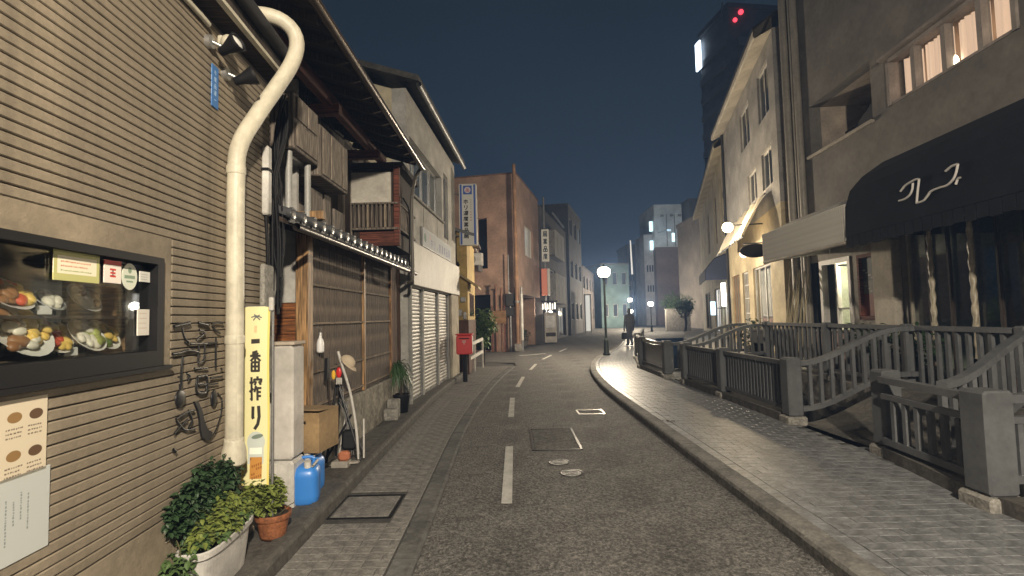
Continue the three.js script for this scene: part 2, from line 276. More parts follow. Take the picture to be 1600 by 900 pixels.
squareCover('pavement_cover', 'square concrete cover set into the brick pavement on the left', -1.5, -0.98, 4.07, 4.6, 0.014, M.black, M.brickL[0], 0.012);
const rc = squareCover('road_cover', 'large square access cover in the asphalt with worn bright edge', 0.19, 0.78, 6.02, 7.15, 0.004, M.blackMetal, M.groundM);
part('edge_strip', bx(0.262, 0.29, 0.003, 0.009, -0.54, 0.54), mat([0.55, 0.53, 0.5], { roughness: 0.25, metalness: 0.9 }), rc);
const rc2 = squareCover('road_cover', 'small metal cover in the asphalt near the right kerb', 1.0, 1.42, 8.12, 8.5, 0.004, mat([0.4, 0.39, 0.37], { roughness: 0.42, metalness: 0.8 }), M.groundM);
for (const [x, d, r, lab] of [[0.455, 5.52, 0.115, 'round metal valve cover in the road, further of the pair'], [0.545, 5.14, 0.115, 'round metal valve cover in the road, nearer of the pair']]) {
  const t = thing('valve_cover', lab, 'valve cover', 'round valve covers in the road', [x, 0.003, d]);
  part('ring', lathe([[r * 0.86, -0.02], [r * 0.86, 0.005], [r, 0.005], [r, -0.02]], 24), M.castIron, t);
  part('lid', [new THREE.CylinderGeometry(r * 0.83, r * 0.83, 0.02, 24).translate(0, -0.006, 0), ...[-0.05, 0, 0.05].map((o) => bx(-r * 0.55, r * 0.55, 0.004, 0.007, o - 0.008, o + 0.008))], M.castIron, t);
}
{ const g = [], n = 9; for (let i = 0; i < n; i++) g.push(new THREE.TetrahedronGeometry(rr(0.012, 0.03)).scale(1.6, 0.25, 1).rotateY(rr(0, 6)).translate(rr(-0.09, 0.09), 0.006, rr(-0.04, 0.04))); const k = solo('dead_leaf', g, mat([0.06, 0.04, 0.02]), 'small dark clump of dead leaves on the right pavement by the kerb', 'leaf litter'); k.position.set(2.08, 0.1, -7.0); k.userData.kind = 'stuff'; }

// ------------------------------------------------------------------ street lamps (post, lantern, bulb with its light)
M.lampPost = mat([0.03, 0.04, 0.038], { roughness: 0.45, metalness: 0.4 });
function streetLamp(x, d, y, label, o = {}) {
  const h = o.h || 3.05, t = thing('street_lamp', label, 'street lamp', o.group === undefined ? 'warm globe street lamps along the road' : o.group, [x, y, d]);
  part('base', lathe([[0, 0], [0.13, 0], [0.13, 0.06], [0.095, 0.1], [0.085, 0.5], [0.07, 0.56], [0.05, 0.6], [0, 0.6]], 14), M.lampPost, t);
  part('post', [cyl([0, 0.55, 0], [0, h - 0.22, 0], 0.048, 0.036, 12), lathe([[0.036, h - 0.32], [0.07, h - 0.28], [0.05, h - 0.24], [0.1, h - 0.2], [0.12, h - 0.17], [0, h - 0.17]], 14)], M.lampPost, t);
  const r = 0.17; const g = part('globe', lathe([[0.1, -0.17], [0.18, -0.11], [0.225, 0], [0.21, 0.1], [0.13, 0.17], [0, 0.19]].map(([a, b]) => [a * (o.gs || 1), b * (o.gs || 1) + h]), 20), glow(o.col || [1, 0.72, 0.4], o.em || 14), t);
  part('cap', lathe([[0, h + 0.31], [0.02, h + 0.29], [0.025, h + 0.24], [0.1, h + 0.205], [0.13, h + 0.17], [0.1, h + 0.17], [0, h + 0.192]], 14), M.lampPost, t);
  const l = new THREE.PointLight(col(o.col || [1, 0.72, 0.4]), o.I || 40, 0, 2); l.position.set(0, h, 0); l.castShadow = true; l.shadow.radius = 8; t.add(l); return t;
}
const loc = (g, x, y, z) => { g.updateMatrixWorld(true); return g.localToWorld(new THREE.Vector3(x, y, z)); };
function onFacade(g, o, x, y, z) { const p = loc(g, x, y, z); o.position.copy(p); o.rotation.y = g.rotation.y; return o; }
function strokes(c, list, x, y, w, h, lw) { c.lineWidth = lw; c.lineCap = 'butt'; c.lineJoin = 'round'; for (const s of list) { c.beginPath(); s.forEach(([a, b], i) => (i ? c.lineTo(x + a * w, y + b * h) : c.moveTo(x + a * w, y + b * h))); c.stroke(); } }
const GLYPH = {
  one: [[[0.12, 0.5], [0.9, 0.46]]],
  ban: [[[0.68, 0.03], [0.25, 0.1]], [[0.5, 0.06], [0.5, 0.5]], [[0.06, 0.25], [0.94, 0.25]], [[0.28, 0.12], [0.36, 0.22]], [[0.72, 0.1], [0.62, 0.22]], [[0.48, 0.27], [0.1, 0.5]], [[0.52, 0.27], [0.94, 0.5]], [[0.2, 0.55], [0.8, 0.55], [0.8, 0.96], [0.2, 0.96], [0.2, 0.55]], [[0.2, 0.75], [0.8, 0.75]], [[0.5, 0.55], [0.5, 0.96]]],
  shibo: [[[0.03, 0.25], [0.36, 0.25]], [[0.2, 0.03], [0.2, 0.95], [0.1, 0.88]], [[0.02, 0.63], [0.36, 0.5]], [[0.68, 0.0], [0.68, 0.12]], [[0.42, 0.26], [0.42, 0.13], [0.97, 0.13], [0.94, 0.26]], [[0.58, 0.2], [0.45, 0.36]], [[0.78, 0.2], [0.93, 0.35]], [[0.56, 0.38], [0.42, 0.64]], [[0.5, 0.48], [0.97, 0.48]], [[0.66, 0.48], [0.66, 0.98]], [[0.66, 0.64], [0.93, 0.64]], [[0.66, 0.8], [0.93, 0.8]]],
  ri: [[[0.26, 0.06], [0.23, 0.5], [0.3, 0.56]], [[0.74, 0.04], [0.78, 0.48], [0.66, 0.78], [0.38, 0.98]]],
  ho: [[[0.08, 0.28], [0.92, 0.28]], [[0.5, 0.05], [0.5, 0.95], [0.4, 0.88]], [[0.3, 0.45], [0.1, 0.75]], [[0.7, 0.45], [0.92, 0.75]]],
  yu: [[[0.08, 0.1], [0.22, 0.2]], [[0.04, 0.4], [0.18, 0.48]], [[0.06, 0.95], [0.26, 0.6]], [[0.4, 0.08], [0.88, 0.08], [0.88, 0.45], [0.4, 0.45], [0.4, 0.08]], [[0.4, 0.26], [0.88, 0.26]], [[0.3, 0.56], [0.95, 0.56]], [[0.42, 0.6], [0.36, 0.9], [0.92, 0.9]], [[0.6, 0.6], [0.58, 0.9]], [[0.78, 0.6], [0.78, 0.9]]],
  do: [[[0.5, 0.02], [0.5, 0.13]], [[0.1, 0.14], [0.95, 0.14]], [[0.14, 0.14], [0.12, 0.7], [0.03, 0.95]], [[0.24, 0.33], [0.94, 0.33]], [[0.42, 0.22], [0.42, 0.52], [0.74, 0.52]], [[0.74, 0.22], [0.74, 0.52]], [[0.28, 0.62], [0.84, 0.62], [0.3, 0.97]], [[0.36, 0.7], [0.92, 0.97]]],
  ya: [[[0.05, 0.14], [0.95, 0.14]], [[0.32, 0.03], [0.32, 0.24]], [[0.68, 0.03], [0.68, 0.24]], [[0.36, 0.27], [0.64, 0.27], [0.64, 0.55], [0.36, 0.55], [0.36, 0.27]], [[0.36, 0.4], [0.64, 0.4]], [[0.15, 0.3], [0.28, 0.5]], [[0.86, 0.28], [0.72, 0.5]], [[0.05, 0.66], [0.95, 0.66]], [[0.5, 0.55], [0.5, 0.98]], [[0.46, 0.68], [0.1, 0.95]], [[0.54, 0.68], [0.92, 0.95]]],
  hin: [[[0.28, 0.06], [0.74, 0.06], [0.74, 0.42], [0.28, 0.42], [0.28, 0.06]], [[0.05, 0.54], [0.44, 0.54], [0.44, 0.94], [0.05, 0.94], [0.05, 0.54]], [[0.56, 0.54], [0.95, 0.54], [0.95, 0.94], [0.56, 0.94], [0.56, 0.54]]],
  kyo: [[[0.14, 0.08], [0.88, 0.08], [0.88, 0.3], [0.16, 0.3]], [[0.16, 0.08], [0.14, 0.65], [0.04, 0.95]], [[0.2, 0.48], [0.92, 0.48], [0.9, 0.95], [0.78, 0.92]], [[0.32, 0.62], [0.68, 0.62], [0.68, 0.86], [0.32, 0.86], [0.32, 0.62]]],
};
// ------------------------------------------------------------------ restaurant with strip-tiled wall
const RS = (d) => (d + 2.5) * 1.00195;
const rest = facade('restaurant_building', 'restaurant with tan horizontal strip siding and black display window', 'building', -1.464, -2.5, -1.864, 3.9);
{
  const W = 6.41, wx0 = RS(0.75), wx1 = RS(2.57), y0 = 1.35, y1 = 1.885;
  M.groove = mat([0.06, 0.047, 0.036], { roughness: 0.95 });
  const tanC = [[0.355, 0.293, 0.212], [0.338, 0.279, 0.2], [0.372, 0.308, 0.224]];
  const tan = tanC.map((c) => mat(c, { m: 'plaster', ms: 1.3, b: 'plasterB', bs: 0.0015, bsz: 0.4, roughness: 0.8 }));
  part('wall', [wall(0, W, 0, 3.42, -0.2, -0.008, [[wx0, wx1, y0, y1]])], M.groove, rest);
  part('plinth', cbox(0, W, 0.1, 0.572, -0.008, 0.012, 0.003), tan[0], rest);
  part('window_band', [bx(wx0 - 0.1, RS(2.66), y1, 2.0, -0.008, 0.009), bx(wx1, RS(2.66), y0 - 0.016, y1, -0.008, 0.009)], tan[1], rest);
  const full = ready(cbox(0, W, 0, 0.0395, -0.008, 0.012, 0.004)), right = ready(cbox(RS(2.665), W, 0, 0.0395, -0.008, 0.012, 0.004)), left = ready(cbox(0, wx0 - 0.1, 0, 0.0395, -0.008, 0.012, 0.004));
  for (let y = 0.579; y < 3.36; y += 0.0445) {
    const mid = y > y0 - 0.04 && y < 1.995, m = () => tan[Math.floor(rnd() * 3)];
    for (const g of mid ? [left, right] : [full]) { const k = part('siding_board', g, m(), rest); k.position.y = y + rr(-0.0006, 0.0006); k.position.z = rr(-0.001, 0.001); }
  }
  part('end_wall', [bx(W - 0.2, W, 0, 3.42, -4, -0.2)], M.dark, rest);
  part('end_plaster', cbox(W - 0.19, W - 0.005, 1.02, 1.98, 0.016, 0.05, 0.01), M.concPale, rest, { label: 'weathered grey plaster patch at the wall end' });
  part('roof', [prism([[0, 3.42], [W - 0.02, 3.42], [W - 0.02, 3.56], [0, 3.56]], -4, 0.16)], M.darkWood, rest);
  const gut = part('gutter', [tube([[0, 3.55, 0.2], [W * 0.5, 3.545, 0.2], [W - 0.05, 3.54, 0.2]], 0.045, 10, 8)], M.dark, rest);
  part('fascia', bx(0, W - 0.02, 3.41, 3.435, 0.13, 0.165), M.ivory, rest);
  part('conduit', [tube([[0, 3.335, 0.035], [RS(2.6), 3.335, 0.035], [RS(2.95), 3.33, 0.035]], 0.016, 8)], M.ivory, rest);
  // upper storey set back
  part('upper_wall', [wall(0, W - 0.15, 3.56, 6, -0.75, -0.55), ...Array.from({ length: 40 }, (_, i) => bx(i * 0.155, i * 0.155 + 0.05, 3.56, 6, -0.55, -0.535))], mat([0.3, 0.215, 0.19], { m: 'stain', ms: 1 }), rest);
  // display window
  const f = 0.05, wz = 0.03, dw = part('display_window', [bx(wx0, wx1, y0, y0 + 0.075, -0.12, wz), bx(wx0, wx1, y1 - f * 0.7, y1, -0.12, wz), bx(wx0, wx0 + f, y0 + 0.075, y1 - f * 0.7, -0.12, wz), bx(wx1 - f, wx1, y0 + 0.075, y1 - f * 0.7, -0.12, wz), bx(wx0 - 0.02, wx1 + 0.045, y0 - 0.02, y0 - 0.001, -0.03, wz + 0.02)], M.black, rest);
  part('pane', bx(wx0 + f, wx1 - f, y0 + 0.075, y1 - 0.035, -0.02, -0.014), M.glass, dw);
  part('shelf', bx(wx0 + 0.02, wx1 - 0.03, 1.585, 1.597, -0.4, -0.06), M.darkWood, dw);
  part('case_floor', bx(wx0, wx1, y0 + 0.03, y0 + 0.074, -0.45, -0.12), mat([0.2, 0.13, 0.07], { m: 'wood', ms: 0.5 }), dw);
  part('case_back', bx(wx0 - 0.02, wx1 + 0.02, y0, y1, -0.47, -0.45), mat([0.06, 0.045, 0.035], { m: 'wood', ms: 0.5 }), dw);
  part('case_side', [bx(wx1 - 0.012, wx1 + 0.02, y0 + 0.03, y1, -0.45, -0.12), bx(wx0 - 0.02, wx0, y0, y1, -0.45, -0.12)], mat([0.36, 0.21, 0.1], { m: 'wood', ms: 0.5 }), dw);
  part('case_ceiling', bx(wx0, wx1, y1 - 0.03, y1, -0.45, -0.12), M.black, dw);
}
// model dishes in the display window
{
  const plateM = mat([0.62, 0.6, 0.55], { roughness: 0.25 }), bowlM = mat([0.5, 0.5, 0.5], { roughness: 0.25 });
  const foods = { egg: [0.62, 0.42, 0.1], green: [0.1, 0.16, 0.03], red: [0.5, 0.07, 0.03], meat: [0.22, 0.1, 0.04], rice: [0.6, 0.56, 0.46], leaf: [0.26, 0.3, 0.07] };
  const fm = Object.fromEntries(Object.entries(foods).map(([k, c]) => [k, mat(c, { roughness: 0.45 })]));
  function dish(d, y, z, r, mix, label, tilt = 0.95, group = 'model dishes in the display window') {
    const t = thing('model_dish', label, 'dish', group); onFacade(rest, t, RS(d), y, z + 0.08);
    const holder = new THREE.Matrix4().makeRotationX(tilt).setPosition(0, r * Math.sin(tilt) * 0.98 + 0.004, 0);
    part('plate', lathe([[0, 0], [r * 0.55, 0], [r * 0.95, 0.02], [r, 0.022], [r, 0.026], [r * 0.6, 0.008], [0, 0.007]], 22).applyMatrix4(holder), y > 1.5 ? bowlM : plateM, t);
    mix.forEach((name, j) => {
      const g = []; for (let i = 0; i < 11; i++) { const a = rr(0, 6.28), q = r * 0.62 * Math.sqrt(rnd()), s = rr(0.014, 0.026); g.push(new THREE.IcosahedronGeometry(s, 1).scale(1.4, 0.7, 1).rotateY(rr(0, 6)).translate(Math.cos(a) * q * 0.7 + (j - (mix.length - 1) / 2) * r * 0.42, 0.022 + rr(0, 0.018), Math.sin(a) * q).applyMatrix4(holder)); }
      part('food', g, fm[name], t);
    });
    part('stand', bx(-0.03, 0.03, 0, r * 0.8, -0.09, -0.08), M.black, t);
  }
  dish(1.72, 1.426, -0.25, 0.1, ['egg', 'leaf'], 'yellow-topped model dish at the left end of the lower display shelf');
  dish(1.95, 1.426, -0.22, 0.125, ['meat', 'rice', 'egg'], 'largest round model dish with brown topping in the lower display');
  dish(2.15, 1.426, -0.26, 0.085, ['red', 'egg'], 'model dish with red topping on the lower display shelf');
  dish(2.28, 1.426, -0.22, 0.09, ['rice', 'leaf'], 'pale leafy model dish on the lower display shelf');
  dish(2.42, 1.426, -0.25, 0.085, ['green', 'egg'], 'dark green model dish at the right end of the lower shelf');
  dish(1.7, 1.6, -0.25, 0.075, ['meat', 'rice'], 'small pale model dish at the left of the upper display shelf', 0.8);
  dish(1.93, 1.6, -0.25, 0.09, ['meat', 'red', 'egg'], 'reddish model dish in the middle of the upper display shelf', 0.8);
  dish(2.12, 1.6, -0.25, 0.06, ['rice'], 'small white model bowl on the upper display shelf', 0.7);
  dish(2.3, 1.6, -0.25, 0.08, ['rice', 'meat'], 'white model dish under the round sticker on the upper shelf', 0.9);
  for (const [d, y] of [[1.78, 1.44], [2.2, 1.44], [2.06, 1.615]]) { const k = solo('price_card', cbox(-0.035, 0.035, 0, 0.035, 0, 0.004, 0.001), M.paper, y > 1.5 ? 'small pale price card on the upper display shelf' : d < 2 ? 'small pale price card beside the yellow model dish' : 'small pale price card below the red model dish', 'price card', 'price cards in the display'); onFacade(rest, k, RS(d), y - 0.012, -0.13); }
}
function sheet(name, label, category, w, h, draw, x, y, z, o = {}) {
  const cm = canvasMat(o.pw || 256, Math.round((o.pw || 256) * h / w), draw, o.mo); const k = solo(name, new THREE.BoxGeometry(w, h, o.t || 0.004), cm, label, category, o.group, { keepUV: true }); onFacade(o.on || rest, k, x, y, z); return k;
}
const lines = (c, x, y, w, n, dy, lw, col_) => { c.strokeStyle = col_; c.lineWidth = lw; for (let i = 0; i < n; i++) { let q = x; while (q < x + w * rr(0.8, 1)) { const s = rr(3, 10); c.beginPath(); c.moveTo(q, y + i * dy + rr(-1, 1)); c.lineTo(q + s, y + i * dy + rr(-1, 1)); c.stroke(); q += s + rr(2, 5); } } };
sheet('window_notice', 'yellow-green card taped inside the display window', 'notice', 0.235, 0.125, (c, w, h) => { c.fillStyle = '#b9b878'; c.fillRect(0, 0, w, h); c.fillStyle = '#e6dfc6'; c.fillRect(w * 0.07, h * 0.22, w * 0.86, h * 0.56); lines(c, w * 0.14, h * 0.4, w * 0.7, 2, h * 0.14, 6, '#c77a5a'); lines(c, w * 0.14, h * 0.68, w * 0.7, 1, 9, 5, '#8a9a50'); }, RS(2.06), 1.795, -0.006);
sheet('window_notice', 'white notice with red heading on the display window', 'notice', 0.105, 0.1, (c, w, h) => { c.fillStyle = '#e6ddd2'; c.fillRect(0, 0, w, h); c.fillStyle = '#c2342c'; c.fillRect(0, 0, w, h * 0.2); strokes(c, [[[0.2, 0.2], [0.8, 0.2]], [[0.25, 0.5], [0.75, 0.5]], [[0.2, 0.8], [0.8, 0.8]], [[0.5, 0.2], [0.5, 0.8]]], w * 0.3, h * 0.32, w * 0.4, h * 0.45, 16), 0; c.strokeStyle = '#c2342c'; strokes(c, [[[0.1, 0.2], [0.9, 0.2]], [[0.15, 0.5], [0.85, 0.5]], [[0.1, 0.8], [0.9, 0.8]]], w * 0.28, h * 0.3, w * 0.44, h * 0.5, 20); }, RS(2.258), 1.79, -0.006);
{ const s = new THREE.Shape(); s.absellipse(0, 0, 0.052, 0.062, 0, 6.283); const m = canvasMat(128, 128, (c) => { c.fillStyle = '#cfd4c4'; c.fillRect(0, 0, 128, 128); c.fillStyle = '#7d937c'; c.fillRect(20, 58, 88, 16); c.fillRect(36, 84, 56, 8); c.beginPath(); c.arc(64, 34, 15, 0, 7); c.fill(); });
  const g = new THREE.ExtrudeGeometry(s, { depth: 0.003, bevelEnabled: false }); const u = g.attributes.uv; for (let i = 0; i < u.count; i++) u.setXY(i, u.getX(i) / 0.104 + 0.5, u.getY(i) / 0.124 + 0.5); const k = solo('window_sticker', g, m, 'pale green round sticker on the display window', 'sticker', null, { keepUV: true }); onFacade(rest, k, RS(2.375), 1.778, -0.012); }
sheet('window_notice', 'small white slip at the top right corner of the display window', 'notice', 0.075, 0.05, (c, w, h) => { c.fillStyle = '#d3d2cb'; c.fillRect(0, 0, w, h); lines(c, 30, 50, 180, 3, 40, 10, '#8f9090'); }, RS(2.475), 1.785, -0.006);
sheet('window_notice', 'upright white slip low in the right corner of the display window', 'notice', 0.085, 0.125, (c, w, h) => { c.fillStyle = '#d8d3c9'; c.fillRect(0, 0, w, h); lines(c, 40, 60, 170, 4, 70, 10, '#b79a8e'); }, RS(2.47), 1.565, -0.006);
sheet('menu_poster', 'cream menu poster with food pictures below the display window', 'poster', 0.52, 0.27, (c, w, h) => { c.fillStyle = '#cfc2ab'; c.fillRect(0, 0, w, h); for (let i = 0; i < 12; i++) { const x = 14 + (i % 6) * 84, y = 30 + Math.floor(i / 6) * 128; c.fillStyle = ['#6d4c2c', '#8a6a3e', '#594029'][i % 3]; c.beginPath(); c.ellipse(x + 32, y + 30, 28, 18, 0, 0, 7); c.fill(); lines(c, x, y + 68, 62, 3, 14, 5, '#6f6253'); } }, RS(1.905) - 0.26, 1.17, 0.016, { pw: 512 });
sheet('menu_poster', 'pale grey handwritten notice sheet on the wall below the menu poster', 'poster', 0.52, 0.29, (c, w, h) => { c.fillStyle = '#b6bab8'; c.fillRect(0, 0, w, h); for (let k = 0; k < 14; k++) { c.save(); c.translate(60 + k * 28, 60 + (k % 3) * 12); c.rotate(Math.PI / 2); lines(c, 0, 0, rr(90, 150), 1, 10, 6, '#80888a'); c.restore(); } }, RS(1.925) - 0.26, 0.9, 0.016, { pw: 512 });
sheet('address_plate', 'narrow blue vertical plate high on the tan wall', 'plate', 0.075, 0.26, (c, w, h) => { c.fillStyle = '#3f6ea8'; c.fillRect(0, 0, w, h); c.strokeStyle = '#9fbad8'; for (let i = 0; i < 5; i++) strokes(c, [GLYPH.ho, GLYPH.do, GLYPH.hin, GLYPH.yu, GLYPH.one][i], w * 0.3, h * (0.1 + i * 0.165), w * 0.4, h * 0.12, 8); }, RS(3.06), 3.0, 0.018, { t: 0.006, pw: 128 });
// wrought black calligraphy on the wall
{
  const t = thing('wall_calligraphy', 'black wrought iron calligraphy mounted on the tan siding', 'wall sign'); onFacade(rest, t, RS(2.64), 0.9, 0.03);
  const q = (x, y) => { const u = (x - 110) / 345; return [u * 0.56, 0.66 * (1 - (y - 90) / (740 - 160 * u)), 0]; };
  const S = [[9, [120, 112], [150, 104], [212, 92]], [6, [165, 118], [178, 170], [206, 206]], [8, [115, 270], [160, 262], [205, 248], [270, 262]], [7, [172, 285], [165, 360], [165, 455]], [7, [138, 640], [200, 600], [242, 588]], [6, [140, 648], [190, 700], [248, 690]], [6, [130, 722], [165, 680], [205, 640]], [9, [126, 812], [140, 822]],
    [8, [262, 92], [300, 100], [332, 106]], [6, [268, 132], [305, 150], [250, 190]], [7, [215, 212], [300, 210], [392, 204]], [6, [266, 218], [262, 320]], [6, [306, 218], [300, 300], [265, 322]], [6, [240, 352], [325, 348]], [9, [262, 400], [320, 396], [316, 480], [258, 482], [260, 400]], [7, [250, 440], [320, 438]],
    [7, [350, 98], [390, 92], [432, 96]], [6, [360, 118], [385, 140], [412, 152]], [7, [382, 175], [380, 250], [382, 345]], [6, [345, 402], [390, 396], [432, 388]], [5, [330, 440], [400, 428]], [5, [398, 482], [432, 512]], [5, [345, 735], [385, 690], [420, 600], [432, 520]], [6, [420, 345], [430, 350]], [6, [195, 380], [215, 395], [200, 420]], [7, [205, 590], [230, 640], [210, 690]]];
  for (const [r, ...p] of S) part('stroke', tube(p.map((a) => q(...a)), r * 0.00115, 6, p.length * 5).scale(1, 1, 0.6), M.blackMetal, t);
  const ell = (x, y, rx, ry) => { const c = q(x, y); return new THREE.SphereGeometry(1, 12, 8).scale(rx * 0.0016, ry * 0.001, 0.01).translate(...c); };
  part('drop', [ell(160, 522, 30, 48), cyl(q(160, 480), q(158, 440), 0.006)], M.blackMetal, t); part('drop', ell(370, 512, 22, 50), M.blackMetal, t);
  { const a = [[240, 540], [262, 536], [290, 590], [305, 650], [330, 690], [358, 700], [345, 742], [318, 748], [292, 735], [280, 690], [275, 640], [262, 585]].map((p) => q(...p)); part('swoosh', prism(a, -0.006, 0.006, 0.002), M.blackMetal, t); }
  part('mount', [[200, 206], [380, 210], [165, 400], [300, 480], [330, 720], [165, 690]].map((p) => { const c = q(...p); return cyl(c, [c[0], c[1], -0.02], 0.004, 0.004, 6); }), M.blackMetal, t);
}
// cream duct climbing the wall and bending over the eave
{
  const t = thing('vent_duct', 'thick cream duct pipe climbing the wall and curling over the eave', 'pipe');
  part('pipe', tube([[-1.75, 0.8, -3.23], [-1.75, 1.6, -3.23], [-1.75, 2.45, -3.23], [-1.745, 2.7, -3.26], [-1.7, 2.95, -3.39], [-1.63, 3.2, -3.52], [-1.56, 3.42, -3.61], [-1.53, 3.58, -3.63], [-1.57, 3.69, -3.6], [-1.7, 3.74, -3.54], [-2.0, 3.74, -3.5], [-2.25, 3.74, -3.48]], 0.053, 16, 90), M.ivory, t);
  part('sleeve', lathe([[0, 0], [0.06, 0], [0.072, 0.02], [0.07, 0.09], [0.056, 0.15], [0.056, 0.17], [0, 0.17]], 16).translate(-1.75, 0.67, -3.23), M.ivory, t);
  for (const y of [1.42, 2.5]) part('coupling', lathe([[0.053, 0], [0.058, 0.006], [0.058, 0.05], [0.053, 0.056]], 18).translate(-1.75, y, -3.23), M.ivory, t);
  for (const y of [1.05, 2.3]) part('bracket', [bar([-1.81, y + 0.015, -3.23], [-1.87, y + 0.015, -3.23], 0.02, 0.02)], M.steel, t);
}
// floodlights (off) under the eave, and the conduit box at the corner
for (const [d, y, a, lab] of [[2.98, 3.24, 0.5, 'grey floodlight head under the restaurant eave, nearer the camera'], [3.18, 3.14, -0.4, 'grey floodlight head under the restaurant eave, nearer the duct bend']]) {
  const t = thing('floodlight', lab, 'floodlight', 'floodlights under the eave'); onFacade(rest, t, RS(d), y, 0.012);
  part('mount', [cyl([0, 0, 0], [0, 0, 0.03], 0.04, 0.04, 12), cyl([0, 0, 0.03], [0.02, -0.02, 0.08], 0.012, 0.012, 8)], M.metal, t);
  const m = new THREE.Matrix4().makeRotationZ(a).multiply(new THREE.Matrix4().makeRotationX(1.1)).setPosition(0.02, -0.02, 0.12);
  part('lamp_head', lathe([[0, -0.07], [0.025, -0.065], [0.03, -0.02], [0.055, 0.05], [0.06, 0.07], [0.05, 0.07], [0.03, 0.03], [0, 0.02]], 16).applyMatrix4(m), M.black, t);
  part('lens', new THREE.SphereGeometry(0.05, 14, 6, 0, 6.3, 0, 1.2).scale(1, 0.5, 1).translate(0, 0.045, 0).applyMatrix4(m), mat([0.55, 0.55, 0.52], { roughness: 0.2 }), t);
}
{ const t = thing('camera_dome', 'pale rounded sensor housing below the restaurant eave', 'sensor'); onFacade(rest, t, RS(3.12), 3.3, 0.012); part('housing', [new THREE.SphereGeometry(0.055, 16, 12).scale(1, 1.1, 0.9).translate(0, 0, 0.06)], M.ivory, t); part('mount', cbox(-0.03, 0.03, -0.03, 0.05, 0, 0.03), M.ivory, t); }
{ const t = thing('conduit_cover', 'white vertical cable cover at the restaurant corner', 'cable cover'); onFacade(rest, t, RS(3.78), 2.35, 0.012); part('cover', cbox(-0.035, 0.035, 0, 0.52, 0, 0.05, 0.008), M.whitePaint, t); part('strap', bx(-0.045, 0.045, 0.33, 0.35, 0, 0.054), M.black, t); part('cable', tube([[0, 0, 0.02], [0.01, -0.25, 0.03], [0.03, -0.5, 0.02], [0.02, -0.8, 0.03]], 0.012, 6), M.black, t); }
{ const t = thing('cable_bundle', 'tangle of black cables hanging at the restaurant corner', 'cables'); onFacade(rest, t, RS(3.92), 1.9, 0.02); for (let i = 0; i < 7; i++) part('cable', tube([[rr(0, 0.08), rr(-0.3, 0), rr(0, 0.06)], [rr(0, 0.1), 0.3, rr(0, 0.06)], [rr(-0.02, 0.1), 0.75, rr(0, 0.08)], [rr(0, 0.12), 1.15, rr(0, 0.1)], [rr(0.0, 0.2), rr(1.3, 1.5), rr(0, 0.1)]], rr(0.007, 0.016), 6, 16), M.black, t); }
